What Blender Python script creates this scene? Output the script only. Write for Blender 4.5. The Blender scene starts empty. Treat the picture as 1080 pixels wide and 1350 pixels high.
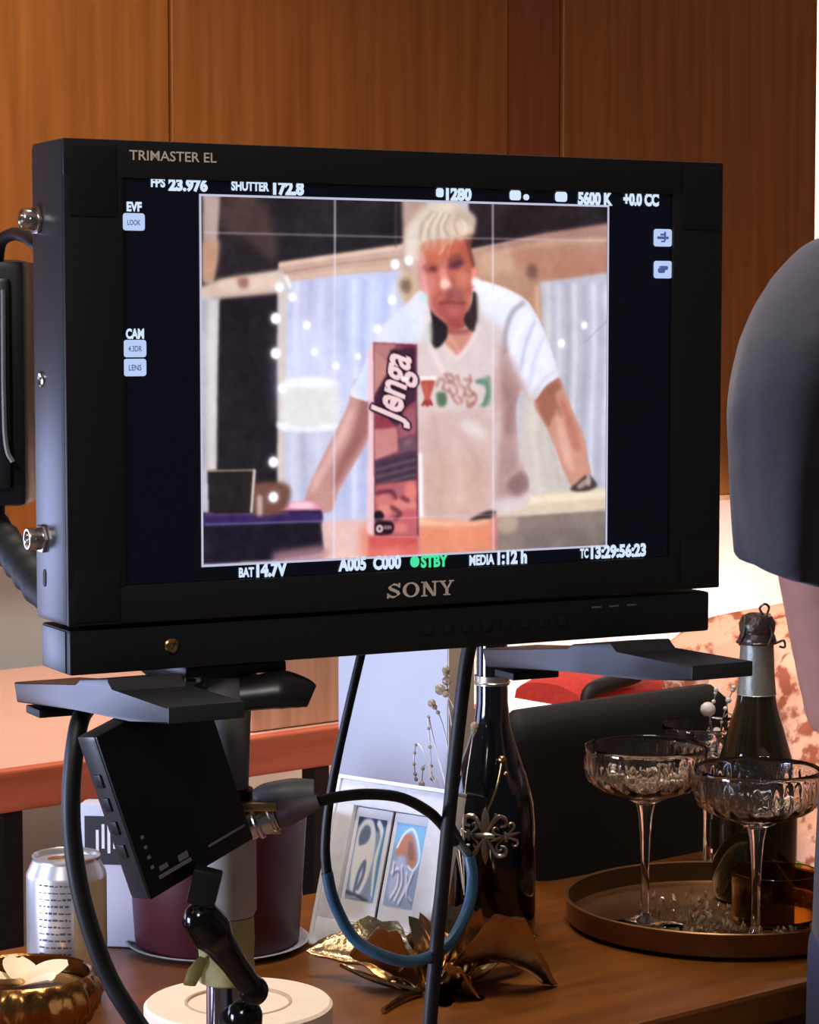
import bpy, bmesh, math, random
import numpy as np
from mathutils import Vector, Matrix, Quaternion

random.seed(7)
rng = np.random.default_rng(7)
SC = bpy.context.scene
COL = SC.collection

# ------------------------------------------------------------------ camera, light, exposure
F, HC = 3200.0, 1.28
TH = math.atan((675 - 430) / F)
cam_d = bpy.data.cameras.new('camera')
cam = bpy.data.objects.new('camera', cam_d)
COL.objects.link(cam)
cam.location = (0, 0, HC)
cam.rotation_euler = (math.pi / 2 - TH, 0, 0)
cam_d.sensor_fit = 'VERTICAL'
cam_d.sensor_height = 36.0
cam_d.lens = 36.0 * F / 1350.0
cam_d.clip_start = 0.02
SC.camera = cam
SC.view_settings.view_transform = 'Standard'
SC.view_settings.look = 'None'
SC.view_settings.gamma = 1.0
SC.view_settings.exposure = 0.0
SC.view_settings.use_curve_mapping = False

world = bpy.data.worlds.new('world')
SC.world = world
world.use_nodes = True
bg = world.node_tree.nodes['Background']
bg.inputs[0].default_value = (0.80, 0.86, 1.0, 1)
bg.inputs[1].default_value = 0.075


def area(name, loc, target, size, power, color, size_y=None, spread=None):
    l = bpy.data.lights.new(name, 'AREA')
    l.energy = power
    l.color = color
    l.size = size
    if size_y:
        l.shape = 'RECTANGLE'
        l.size_y = size_y
    if spread:
        l.spread = math.radians(spread)
    o = bpy.data.objects.new(name, l)
    COL.objects.link(o)
    o.location = loc
    d = Vector(target) - Vector(loc)
    o.rotation_euler = d.to_track_quat('-Z', 'Y').to_euler()
    return o


# cool daylight low from the left, warm lamps over the back table, dim ceiling light, plus added fills
area('window_light', (-1.55, 1.20, 0.85), (0.1, 1.95, 0.86), 0.5, 8.0, (0.60, 0.70, 1.0), 0.5, 80)
area('low_blue_light', (-1.50, 2.42, 0.92), (-0.15, 1.50, 0.95), 0.75, 6.0, (0.50, 0.60, 1.0), 0.40)
area('back_table_lamp', (-0.42, 3.02, 2.45), (-0.30, 3.3, 0.75), 0.5, 15.0, (1.0, 0.80, 0.70), 0.5, 120)
area('drape_fill', (0.66, 2.52, 1.15), (0.60, 3.1, 0.55), 0.25, 1.5, (1.0, 0.80, 0.66), 0.25, 110)  # added fill, unseen source, brightens the front of the drape
area('lower_wall_fill', (0.95, 4.05, 0.90), (0.66, 4.75, 0.30), 0.7, 13.0, (1.0, 0.82, 0.74), 0.12, 95)  # added fill to brighten the lower wall at the right
area('under_cabinet_light', (0.15, 3.95, 0.99), (0.1, 3.9, 0.3), 1.6, 3.0, (1.0, 0.80, 0.68), 0.08)
area('ceiling_light', (0.05, 1.80, 2.68), (0.05, 1.86, 0.75), 0.45, 7.5, (1.0, 0.91, 0.82), 0.45, 95)
area('front_fill', (-0.8, -0.4, 2.45), (0.0, 1.9, 0.9), 0.5, 24.0, (1.0, 0.92, 0.86), 0.5)  # added weak fill lifting the surfaces that face the camera
area('far_wall_fill', (1.30, 5.75, 2.35), (1.0, 6.2, 1.3), 0.5, 40.0, (1.0, 0.82, 0.75), 0.5)  # added out of view to light the pink wall past the panelling


# ------------------------------------------------------------------ helpers
def ray(x, y):
    k = -(y - 675) / F
    return Vector(((x - 540) / F, math.cos(TH) + k * math.sin(TH), -math.sin(TH) + k * math.cos(TH)))


def at(x, y, Y):
    r = ray(x, y)
    return Vector((0, 0, HC)) + r * (Y / r.y)


def onz(x, y, z):
    r = ray(x, y)
    return Vector((0, 0, HC)) + r * ((z - HC) / r.z)


def lin(c):
    c = c / 255.0
    return c / 12.92 if c <= 0.04045 else ((c + 0.055) / 1.055) ** 2.4


def L3(rgb):
    return tuple(lin(v) for v in rgb)


def mat(name, rgb, rough=0.5, metal=0.0, var=0.06, scale=40.0, bump=0.0, bscale=None, spec=0.5, trans=0.0,
        ior=1.45, emit=0.0, rgb2=None, stretch=(1, 1, 1), lo=0.35, hi=0.65, detail=4.0, sheen=0.0, coat=0.0):
    m = bpy.data.materials.new(name)
    m.use_nodes = True
    nt = m.node_tree
    b = nt.nodes['Principled BSDF']
    c = L3(rgb)
    tc = nt.nodes.new('ShaderNodeTexCoord')
    mp = nt.nodes.new('ShaderNodeMapping')
    mp.inputs['Scale'].default_value = stretch
    nt.links.new(tc.outputs['Object'], mp.inputs['Vector'])
    if var or rgb2:
        nz = nt.nodes.new('ShaderNodeTexNoise')
        nz.inputs['Scale'].default_value = scale
        nz.inputs['Detail'].default_value = detail
        nt.links.new(mp.outputs[0], nz.inputs['Vector'])
        rp = nt.nodes.new('ShaderNodeValToRGB')
        rp.color_ramp.elements[0].position = lo
        rp.color_ramp.elements[1].position = hi
        if rgb2:
            c1, c2 = c, L3(rgb2)
        else:
            c1 = tuple(v * (1 - var) for v in c)
            c2 = tuple(min(1, v * (1 + var)) for v in c)
        rp.color_ramp.elements[0].color = (*c1, 1)
        rp.color_ramp.elements[1].color = (*c2, 1)
        nt.links.new(nz.outputs[0], rp.inputs[0])
        nt.links.new(rp.outputs[0], b.inputs['Base Color'])
    else:
        b.inputs['Base Color'].default_value = (*c, 1)
    b.inputs['Roughness'].default_value = rough
    b.inputs['Metallic'].default_value = metal
    b.inputs['Specular IOR Level'].default_value = spec
    b.inputs['IOR'].default_value = ior
    b.inputs['Transmission Weight'].default_value = trans
    if sheen:
        b.inputs['Sheen Weight'].default_value = sheen
    if coat:
        b.inputs['Coat Weight'].default_value = coat
        b.inputs['Coat Roughness'].default_value = 0.08
    if emit:
        b.inputs['Emission Color'].default_value = (*c, 1)
        b.inputs['Emission Strength'].default_value = emit
    if bump:
        n2 = nt.nodes.new('ShaderNodeTexNoise')
        n2.inputs['Scale'].default_value = bscale or scale
        n2.inputs['Detail'].default_value = 5
        nt.links.new(mp.outputs[0], n2.inputs['Vector'])
        bp = nt.nodes.new('ShaderNodeBump')
        bp.inputs['Strength'].default_value = bump
        bp.inputs['Distance'].default_value = 0.004
        nt.links.new(n2.outputs[0], bp.inputs['Height'])
        nt.links.new(bp.outputs[0], b.inputs['Normal'])
    return m


def glow(name, rgb, strength=1.0):
    m = bpy.data.materials.new(name)
    m.use_nodes = True
    b = m.node_tree.nodes['Principled BSDF']
    b.inputs['Base Color'].default_value = (0, 0, 0, 1)
    b.inputs['Specular IOR Level'].default_value = 0.2
    b.inputs['Emission Color'].default_value = (*L3(rgb), 1)
    b.inputs['Emission Strength'].default_value = strength
    return m


def tag(o, label=None, cat=None, group=None, kind=None):
    if label: o['label'] = label
    if cat: o['category'] = cat
    if group: o['group'] = group
    if kind: o['kind'] = kind
    return o


def thing(name, label, cat, loc=(0, 0, 0), rz=0.0, group=None):
    o = bpy.data.objects.new(name, None)
    COL.objects.link(o)
    o.empty_display_size = 0.05
    o.location = loc
    o.rotation_euler = (0, 0, rz)
    return tag(o, label, cat, group)


def obj(name, bm, m, parent=None, smooth=True, angle=35):
    me = bpy.data.meshes.new(name)
    if isinstance(bm, bmesh.types.BMesh):
        bmesh.ops.recalc_face_normals(bm, faces=bm.faces)
        bm.to_mesh(me)
        bm.free()
    else:
        me.from_pydata(*bm)
        me.update()
    for x in (m if isinstance(m, (list, tuple)) else [m]):
        me.materials.append(x)
    if smooth:
        me.polygons.foreach_set('use_smooth', [True] * len(me.polygons))
        try:
            me.set_sharp_from_angle(angle=math.radians(angle))
        except Exception:
            pass
    o = bpy.data.objects.new(name, me)
    COL.objects.link(o)
    if parent: o.parent = parent
    return o


def B():
    return bmesh.new()


def box(bm, x0, x1, y0, y1, z0, z1, bev=0.0, M=None, seg=2, mi=0):
    t = bmesh.new()
    vs = [t.verts.new((x, y, z)) for x in (x0, x1) for y in (y0, y1) for z in (z0, z1)]
    for f in ((0, 1, 3, 2), (4, 6, 7, 5), (0, 4, 5, 1), (2, 3, 7, 6), (0, 2, 6, 4), (1, 5, 7, 3)):
        t.faces.new([vs[i] for i in f])
    if bev:
        bmesh.ops.bevel(t, geom=list(t.edges), offset=bev, segments=seg, affect='EDGES', profile=0.6)
    merge(bm, t, M, mi)


def merge(bm, t, M=None, mi=None):
    bmesh.ops.recalc_face_normals(t, faces=t.faces)
    if M is not None:
        bmesh.ops.transform(t, matrix=M, verts=t.verts)
    if mi:
        for f in t.faces: f.material_index = mi
    me = bpy.data.meshes.new('tmp')
    t.to_mesh(me)
    t.free()
    bm.from_mesh(me)
    bpy.data.meshes.remove(me)


def prism(bm, outline, z0, z1, bev=0.0, M=None, mi=0, seg=2):
    """outline in xy, extruded along z"""
    t = bmesh.new()
    a = [t.verts.new((p[0], p[1], z0)) for p in outline]
    b = [t.verts.new((p[0], p[1], z1)) for p in outline]
    n = len(a)
    t.faces.new(a[::-1])
    t.faces.new(b)
    for i in range(n):
        t.faces.new((a[i], a[(i + 1) % n], b[(i + 1) % n], b[i]))
    if bev:
        bmesh.ops.bevel(t, geom=list(t.edges), offset=bev, segments=seg, affect='EDGES', profile=0.6)
    merge(bm, t, M, mi)


def lathe(bm, prof, n=48, M=None, mi=0, rfun=None, closed=False):
    """profile of (r, z) turned about z"""
    t = bmesh.new()
    rings = []
    for j, (r, z) in enumerate(prof):
        if r < 1e-6:
            rings.append([t.verts.new((0, 0, z))])
        else:
            ring = []
            for i in range(n):
                a = 2 * math.pi * i / n
                rr = r * (rfun(a, z, j) if rfun else 1.0)
                ring.append(t.verts.new((rr * math.cos(a), rr * math.sin(a), z)))
            rings.append(ring)
    pairs = list(zip(rings[:-1], rings[1:]))
    if closed: pairs.append((rings[-1], rings[0]))
    for p, q in pairs:
        if len(p) == 1 and len(q) == 1: continue
        for i in range(n):
            k = (i + 1) % n
            if len(p) == 1: t.faces.new((p[0], q[i], q[k]))
            elif len(q) == 1: t.faces.new((p[i], q[0], p[k]))
            else: t.faces.new((p[i], q[i], q[k], p[k]))
    merge(bm, t, M, mi)


def catmull(pts, k=8, closed=False):
    P = [Vector(p) for p in pts]
    n = len(P)
    out = []
    rngi = range(n) if closed else range(n - 1)
    for i in rngi:
        if closed:
            a, b, c, d = P[(i - 1) % n], P[i], P[(i + 1) % n], P[(i + 2) % n]
        else:
            a, b, c, d = P[max(i - 1, 0)], P[i], P[i + 1], P[min(i + 2, n - 1)]
        for s in range(k):
            t = s / k
            out.append(0.5 * ((2 * b) + (-a + c) * t + (2 * a - 5 * b + 4 * c - d) * t * t + (-a + 3 * b - 3 * c + d) * t ** 3))
    if not closed: out.append(P[-1])
    return out


def tube(bm, pts, r, n=12, smooth=8, M=None, mi=0, flat=1.0, cap=True):
    """round (or flattened) tube along a path; r a number or one radius per control point"""
    rs = [r] * len(pts) if not isinstance(r, (list, tuple)) else list(r)
    if smooth:
        P = catmull(pts, smooth)
        m = len(pts) - 1
        R = []
        for i in range(m):
            for s in range(smooth): R.append(rs[i] + (rs[i + 1] - rs[i]) * s / smooth)
        R.append(rs[-1])
    else:
        P, R = [Vector(p) for p in pts], rs
    t = bmesh.new()
    T0 = (P[1] - P[0]).normalized()
    N = T0.orthogonal().normalized()
    rings = []
    for i, p in enumerate(P):
        T = (P[min(i + 1, len(P) - 1)] - P[max(i - 1, 0)]).normalized()
        N = (N - T * N.dot(T)).normalized()
        Bn = T.cross(N)
        rings.append([t.verts.new(p + (N * math.cos(2 * math.pi * j / n) + Bn * math.sin(2 * math.pi * j / n) * flat) * R[i]) for j in range(n)])
    for a, b in zip(rings[:-1], rings[1:]):
        for j in range(n):
            t.faces.new((a[j], a[(j + 1) % n], b[(j + 1) % n], b[j]))
    if cap:
        t.faces.new(rings[0][::-1])
        t.faces.new(rings[-1])
    merge(bm, t, M, mi)


def ball(bm, c, r, sub=2, sc=(1, 1, 1), M=None, mi=0):
    t = bmesh.new()
    bmesh.ops.create_icosphere(t, subdivisions=sub, radius=r)
    for v in t.verts: v.co = Vector((v.co.x * sc[0], v.co.y * sc[1], v.co.z * sc[2])) + Vector(c)
    merge(bm, t, M, mi)


def cyl(bm, p0, p1, r0, r1=None, n=24, bev=0.0, mi=0):
    r1 = r0 if r1 is None else r1
    p0, p1 = Vector(p0), Vector(p1)
    d = p1 - p0
    h = d.length
    M = Matrix.Translation(p0) @ d.to_track_quat('Z', 'Y').to_matrix().to_4x4()
    if bev:
        prof = [(0, 0), (r0 - bev, 0), (r0, bev), (r1, h - bev), (r1 - bev, h), (0, h)]
    else:
        prof = [(0, 0), (r0, 0), (r1, h), (0, h)]
    lathe(bm, prof, n, M, mi)


def loft(bm, rings, M=None, mi=0):
    t = bmesh.new()
    R = [[t.verts.new(p) for p in ring] for ring in rings]
    n = len(R[0])
    for a, b in zip(R[:-1], R[1:]):
        for j in range(n): t.faces.new((a[j], a[(j + 1) % n], b[(j + 1) % n], b[j]))
    t.faces.new(R[0][::-1])
    t.faces.new(R[-1])
    merge(bm, t, M, mi)


def ell(c, a, b, n=24, p=2.0, rot=0.0):
    out = []
    for i in range(n):
        t = 2 * math.pi * i / n
        ct, st = math.cos(t), math.sin(t)
        x = a * math.copysign(abs(ct) ** (2 / p), ct)
        y = b * math.copysign(abs(st) ** (2 / p), st)
        out.append(Vector((c[0] + x * math.cos(rot) - y * math.sin(rot), c[1] + x * math.sin(rot) + y * math.cos(rot), c[2])))
    return out


def text_tris(s, offset=0.0, spacing=1.0, shear=0.0):
    """triangles of a line of text in the built-in face, scaled to the unit square"""
    c = bpy.data.curves.new('txt', 'FONT')
    c.body = s
    c.offset = offset
    c.space_character = spacing
    c.shear = shear
    c.resolution_u = 3
    o = bpy.data.objects.new('txt', c)
    COL.objects.link(o)
    dg = bpy.context.evaluated_depsgraph_get()
    dg.update()
    me = o.evaluated_get(dg).to_mesh()
    me.calc_loop_triangles()
    V = np.array([v.co[:2] for v in me.vertices])
    T = np.array([t.vertices[:] for t in me.loop_triangles])
    o.evaluated_get(dg).to_mesh_clear()
    bpy.data.objects.remove(o)
    bpy.data.curves.remove(c)
    lo, hi = V.min(0), V.max(0)
    return (V - lo) / (hi - lo), T


def add_text(bm, s, fn, offset=0.02, mi=0, spacing=1.0, shear=0.0):
    """text fitted to the unit square and laid on a surface by fn(u, v) -> point"""
    V, T = text_tris(s, offset, spacing, shear)
    t = bmesh.new()
    vs = [t.verts.new(fn(*p)) for p in V]
    for tri in T:
        try: t.faces.new([vs[i] for i in tri])
        except ValueError: pass
    merge(bm, t, None, mi)


def flat_poly(bm, pts, mi=0):
    t = bmesh.new()
    t.faces.new([t.verts.new(p) for p in pts])
    merge(bm, t, None, mi)


def copy_tree(o, parent=None):
    c = o.copy()
    COL.objects.link(c)
    c.parent = parent
    for ch in [x for x in COL.objects if x.parent == o]:
        copy_tree(ch, c)
    return c


# ------------------------------------------------------------------ a small painter for pictures (screen, photo prints)
class Paint:
    def __init__(s, w, h, fn, base):
        s.w, s.h, s.fn = w, h, fn
        s.img = np.zeros((h, w, 3)) + np.array(base, float)
        yy, xx = np.mgrid[0:h, 0:w]
        s.xx, s.yy = xx + 0.5, yy + 0.5

    def blurm(s, m, sg):
        if sg < 0.3: return m
        k = int(3 * sg) + 1
        g = np.exp(-0.5 * (np.arange(-k, k + 1) / sg) ** 2)
        g /= g.sum()
        p = np.pad(m, ((k, k), (k, k)), mode='edge')
        q = sum(g[i] * p[i:i + m.shape[0], :] for i in range(2 * k + 1))
        return sum(g[i] * q[:, i:i + m.shape[1]] for i in range(2 * k + 1))

    def comp(s, m, c, a=1.0):
        m = (m * a)[..., None]
        s.img = s.img * (1 - m) + m * np.array(c, float)

    def pmask(s, C):
        m = np.zeros((s.h, s.w))
        x0, x1 = int(max(0, C[:, 0].min() - 1)), int(min(s.w, C[:, 0].max() + 2))
        y0, y1 = int(max(0, C[:, 1].min() - 1)), int(min(s.h, C[:, 1].max() + 2))
        if x1 <= x0 or y1 <= y0: return m
        acc = np.zeros((y1 - y0, x1 - x0))
        for ox, oy in ((-.25, -.25), (.25, -.25), (-.25, .25), (.25, .25)):
            X, Y = s.xx[y0:y1, x0:x1] + ox, s.yy[y0:y1, x0:x1] + oy
            ins = np.zeros(X.shape, bool)
            for (ax, ay), (bx, by) in zip(C, np.roll(C, -1, 0)):
                if ay == by: continue
                c = ((ay > Y) != (by > Y)) & (X < (bx - ax) * (Y - ay) / (by - ay) + ax)
                ins ^= c
            acc += ins
        m[y0:y1, x0:x1] = acc / 4
        return m

    def poly(s, pts, c, blur=0.8, a=1.0, smooth=True, clip=None):
        if smooth: pts = [p[:2] for p in catmull([(*p, 0) for p in pts], 5, True)]
        C = np.array([s.fn(*p) for p in pts], float)
        m = s.blurm(s.pmask(C), blur)
        if clip is not None: m = m * clip
        s.comp(m, c, a)
        return m

    def line(s, pts, r, c, blur=0.7, a=1.0, smooth=True, clip=None):
        if smooth and len(pts) > 2: pts = [p[:2] for p in catmull([(*p, 0) for p in pts], 5)]
        C = np.array([s.fn(*p) for p in pts], float)
        u = abs(s.fn(pts[0][0] + 1, pts[0][1])[0] - s.fn(pts[0][0], pts[0][1])[0])
        d = np.full((s.h, s.w), 1e9)
        for p, q in zip(C[:-1], C[1:]):
            e = q - p
            t = np.clip(((s.xx - p[0]) * e[0] + (s.yy - p[1]) * e[1]) / max(e @ e, 1e-9), 0, 1)
            d = np.minimum(d, np.hypot(s.xx - p[0] - t * e[0], s.yy - p[1] - t * e[1]))
        m = s.blurm(np.clip(r * u - d + 0.5, 0, 1), blur)
        if clip is not None: m = m * clip
        s.comp(m, c, a)
        return m

    def dot(s, x, y, r, c, blur=0.6, a=1.0):
        s.line([(x, y), (x + 0.01, y)], r, c, blur, a)

    def tris(s, V, T, c, blur=0.6, grow=0.0, a=1.0):
        m = np.zeros((s.h, s.w))
        for t in T: m = np.minimum(1, m + s.pmask(V[t]))
        if grow:
            k = int(math.ceil(grow))
            o = m.copy()
            for dx in range(-k, k + 1):
                for dy in range(-k, k + 1):
                    if dx * dx + dy * dy <= grow * grow: o = np.maximum(o, np.roll(np.roll(m, dx, 1), dy, 0))
            m = o
        s.comp(s.blurm(m, blur), c, a)

    def grain(s, amt, sg):
        n = s.blurm(rng.normal(size=(s.h, s.w)), sg)
        n /= n.std()
        s.img += (n * amt)[..., None]

    def mesh(s, name, P, m, parent):
        """grid of vertices, P(u, v) with u, v in 0..1 (v down); colours in a colour attribute"""
        h, w = s.h, s.w
        u, v = (s.xx / w).ravel(), (s.yy / h).ravel()
        u = (u - u.min()) / (u.max() - u.min())
        v = (v - v.min()) / (v.max() - v.min())
        co = P(u, v)
        i = np.arange(h * w).reshape(h, w)
        q = np.stack([i[:-1, :-1], i[1:, :-1], i[1:, 1:], i[:-1, 1:]], -1).reshape(-1, 4)
        me = bpy.data.meshes.new(name)
        me.vertices.add(h * w)
        me.vertices.foreach_set('co', co.astype(np.float32).ravel())
        me.loops.add(q.size)
        me.loops.foreach_set('vertex_index', q.ravel().astype(np.int32))
        me.polygons.add(len(q))
        me.polygons.foreach_set('loop_start', np.arange(0, q.size, 4, dtype=np.int32))
        me.update(calc_edges=True)
        c = np.clip(s.img / 255.0, 0, 1)
        c = np.where(c <= 0.04045, c / 12.92, ((c + 0.055) / 1.055) ** 2.4)
        col = np.concatenate([c.reshape(-1, 3), np.ones((h * w, 1))], 1)
        at_ = me.color_attributes.new('print', 'FLOAT_COLOR', 'POINT')
        at_.data.foreach_set('color', col.astype(np.float32).ravel())
        me.materials.append(m)
        o = bpy.data.objects.new(name, me)
        COL.objects.link(o)
        o.parent = parent
        return o


def print_mat(name, emit, rough=0.4):
    m = bpy.data.materials.new(name)
    m.use_nodes = True
    nt = m.node_tree
    b = nt.nodes['Principled BSDF']
    a = nt.nodes.new('ShaderNodeVertexColor')
    a.layer_name = 'print'
    b.inputs['Roughness'].default_value = rough
    if emit:
        b.inputs['Base Color'].default_value = (0.004, 0.004, 0.005, 1)
        nt.links.new(a.outputs[0], b.inputs['Emission Color'])
        b.inputs['Emission Strength'].default_value = emit
    else:
        nt.links.new(a.outputs[0], b.inputs['Base Color'])
    return m


# ------------------------------------------------------------------ materials
M = {}
M['wood_wall'] = mat('wood_wall', (136, 83, 33), 0.42, scale=3.0, rgb2=(164, 104, 48), stretch=(14, 14, 0.7), lo=0.3, hi=0.7, bump=0.06, bscale=12)
M['wood_strip'] = mat('wood_strip', (130, 70, 32), 0.42, scale=3.0, rgb2=(148, 84, 40), stretch=(14, 14, 0.7), bump=0.06, bscale=12)
M['table_wood'] = mat('table_wood', (90, 48, 14), 0.3, scale=2.5, rgb2=(120, 70, 24), stretch=(2, 16, 16), lo=0.3, hi=0.7)
M['table_side'] = mat('table_side', (70, 30, 12), 0.4, scale=2.5, rgb2=(92, 44, 20), stretch=(2, 16, 16))
M['rail_wood'] = mat('rail_wood', (176, 86, 60), 0.45, scale=2.5, rgb2=(206, 112, 82), stretch=(2, 16, 16))
M['box_wood'] = mat('box_wood', (196, 150, 118), 0.5, scale=3.0, rgb2=(226, 184, 152), stretch=(14, 14, 0.8))
M['peach_top'] = mat('peach_top', (220, 178, 158), 0.45, var=0.03, scale=6)
M['plaster'] = mat('plaster', (226, 214, 206), 0.8, var=0.03, scale=5, bump=0.05, bscale=60)
M['panel_grey'] = mat('panel_grey', (186, 196, 194), 0.7, var=0.03, scale=5)
M['pink_wall'] = mat('pink_wall', (232, 206, 196), 0.8, var=0.02, scale=4)
M['floor'] = mat('floor', (150, 118, 100), 0.5, scale=2, rgb2=(176, 142, 122), stretch=(2, 14, 1))
M['ceiling'] = mat('ceiling', (214, 208, 200), 0.9, var=0.02, scale=8)
M['black_plastic'] = mat('black_plastic', (23, 23, 25), 0.42, var=0.08, scale=260, bump=0.05, bscale=500)
M['side_plastic'] = mat('side_plastic', (46, 46, 50), 0.34, var=0.05, scale=200)
M['bezel'] = mat('bezel', (22, 22, 24), 0.5, var=0.1, scale=300)
M['screen_glass'] = mat('screen_glass', (13, 14, 27), 0.10, var=0.0, emit=0.2)
M['black_metal'] = mat('black_metal', (20, 20, 22), 0.35, var=0.08, scale=90)
M['black_gloss'] = mat('black_gloss', (9, 9, 10), 0.12, var=0.1, scale=60)
M['rubber'] = mat('rubber', (16, 16, 18), 0.6, var=0.1, scale=120)
M['grey_metal'] = mat('grey_metal', (196, 188, 176), 0.5, metal=0.1, var=0.06, scale=80)
M['dark_grey'] = mat('dark_grey', (112, 110, 110), 0.45, metal=0.1, var=0.06, scale=80)
M['chrome'] = mat('chrome', (214, 214, 220), 0.12, metal=1.0, var=0.03, scale=40)
M['steel'] = mat('steel', (206, 200, 192), 0.22, metal=1.0, var=0.05, scale=120)
M['brass'] = mat('brass', (190, 156, 104), 0.25, metal=1.0, var=0.08, scale=160)
M['green_tape'] = mat('green_tape', (196, 186, 128), 0.6, var=0.1, scale=60, bump=0.3, bscale=120)
M['boot'] = mat('boot', (112, 98, 104), 0.5, var=0.06, scale=100)
M['silver_ink'] = mat('silver_ink', (232, 216, 200), 0.4, metal=0.0, var=0.03)
M['gold'] = mat('gold', (150, 108, 60), 0.24, metal=1.0, var=0.12, scale=60, bump=0.15, bscale=140)
M['gold_dark'] = mat('gold_dark', (176, 150, 112), 0.2, metal=1.0, var=0.15, scale=50, bump=0.2, bscale=120)
M['tray_gold'] = mat('tray_gold', (122, 90, 58), 0.42, metal=0.9, var=0.1, scale=40, bump=0.05, bscale=80)
M['glass'] = mat('glass', (248, 246, 244), 0.02, trans=1.0, ior=1.45, var=0.0)
M['amber_glass'] = mat('amber_glass', (206, 160, 84), 0.04, trans=1.0, ior=1.4, var=0.0)
M['bottle_glass'] = mat('bottle_glass', (38, 33, 17), 0.06, var=0.1, scale=20, coat=0.6)
M['black_glass'] = mat('black_glass', (10, 10, 12), 0.08, var=0.1, scale=20, coat=0.5)
M['foil'] = mat('foil', (156, 158, 148), 0.42, metal=0.6, var=0.08, scale=120, bump=0.2, bscale=160)
M['foil_dark'] = mat('foil_dark', (96, 88, 84), 0.3, metal=0.8, var=0.1, scale=120, bump=0.3, bscale=200)
M['crystal'] = mat('crystal', (206, 186, 156), 0.12, trans=0.6, ior=1.45, var=0.05, scale=60)
M['shell'] = mat('shell', (176, 152, 122), 0.4, var=0.12, scale=90)
M['pearl'] = mat('pearl', (224, 218, 214), 0.2, var=0.02)
M['wire'] = mat('wire', (200, 196, 190), 0.3, metal=0.8, var=0.03)
M['pewter'] = mat('pewter', (176, 166, 152), 0.28, metal=0.9, var=0.1, scale=120)
M['case_black'] = mat('case_black', (13, 13, 14), 0.75, var=0.1, scale=180, bump=0.1, bscale=400)
M['white_card'] = mat('white_card', (190, 192, 206), 0.55, var=0.02, scale=20)
M['card_dark'] = mat('card_dark', (44, 44, 50), 0.5, var=0.1, scale=40)
M['frame_silver'] = mat('frame_silver', (226, 226, 230), 0.4, metal=0.0, var=0.04, scale=120)
M['frame_white'] = mat('frame_white', (236, 236, 240), 0.4, var=0.02)
M['maroon'] = mat('maroon', (62, 8, 20), 0.45, var=0.1, scale=30)
M['can_metal'] = mat('can_metal', (206, 204, 206), 0.3, metal=0.75, var=0.03, scale=50)
M['can_print'] = mat('can_print', (70, 62, 58), 0.5, var=0.05)
M['can_tan'] = mat('can_tan', (176, 152, 118), 0.4, metal=0.3, var=0.05)
M['can_red'] = mat('can_red', (176, 60, 58), 0.4, var=0.06)
M['tape_paper'] = mat('tape_paper', (236, 218, 196), 0.6, var=0.03, scale=90)
M['tape_edge'] = mat('tape_edge', (190, 164, 136), 0.7, var=0.05, scale=90)
M['petal'] = mat('petal', (236, 216, 180), 0.5, var=0.05, scale=40)
M['petal_heart'] = mat('petal_heart', (196, 148, 84), 0.5, var=0.08, scale=60)
M['wax'] = mat('wax', (128, 92, 54), 0.35, var=0.1, scale=40)
M['red_cloth'] = mat('red_cloth', (190, 54, 44), 0.8, var=0.1, scale=120, bump=0.2, bscale=200)
M['navy_cloth'] = mat('navy_cloth', (36, 40, 62), 0.85, var=0.08, scale=150, bump=0.15, bscale=250)
M['shirt'] = mat('shirt', (60, 58, 65), 0.9, var=0.06, scale=240, bump=0.7, bscale=16, sheen=0.15)
M['trouser'] = mat('trouser', (58, 62, 84), 0.85, var=0.06, scale=200)
M['skin'] = mat('skin', (176, 124, 108), 0.5, var=0.05, scale=60)
M['hair'] = mat('hair', (52, 38, 30), 0.6, var=0.2, scale=120, stretch=(1, 1, 0.2))
M['shoe'] = mat('shoe', (30, 30, 32), 0.5, var=0.1)
M['drape'] = mat('drape', (232, 178, 146), 0.75, scale=34, rgb2=(160, 86, 58), lo=0.52, hi=0.60, bump=1.0, bscale=40, detail=6)
M['leaf'] = mat('leaf', (112, 168, 62), 0.45, var=0.15, scale=40)
M['cable'] = mat('cable', (11, 11, 14), 0.5, var=0.1, scale=120)
M['cable_lit_blue'] = mat('cable_lit_blue', (52, 84, 108), 0.4, var=0.08, scale=120)  # dark cable with cool reflected light put into its colour
M['terracotta'] = mat('terracotta', (150, 92, 70), 0.7, var=0.08)
# ------------------------------------------------------------------ the room
ED = Vector((math.sin(math.radians(50)), math.cos(math.radians(50)), 0))      # direction of the long edges in the room
BK = Vector((-ED.y, ED.x, 0))
RZ = math.atan2(ED.y, ED.x)


def structure(name, bm, m, parent=None, **k):
    o = obj(name, bm, m, parent, **k)
    o['kind'] = 'structure'
    return o


bm = B(); box(bm, -4.2, 5.5, -1.5, 9.0, -0.06, 0.0)
structure('floor', bm, M['floor'], smooth=False)
bm = B(); box(bm, -4.2, 5.5, -1.5, 9.0, 2.75, 2.8)
structure('ceiling', bm, M['ceiling'], smooth=False)

bm = B(); box(bm, 5.3, 5.5, 2.2, 9.0, 0.0, 2.75)
structure('wall_far', bm, M['pink_wall'], smooth=False)

RAIL = Vector((-0.483, 2.86, 0))
WALL = RAIL + BK * 0.80                    # back wall line
wall = bpy.data.objects.new('wall_back', None)
COL.objects.link(wall)
wall.location = WALL
wall.rotation_euler = (0, 0, RZ)
wall['kind'] = 'structure'
T0, T1, T2, T3 = 0.795, 1.538, 1.673, 2.388
WB = 0.945
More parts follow.
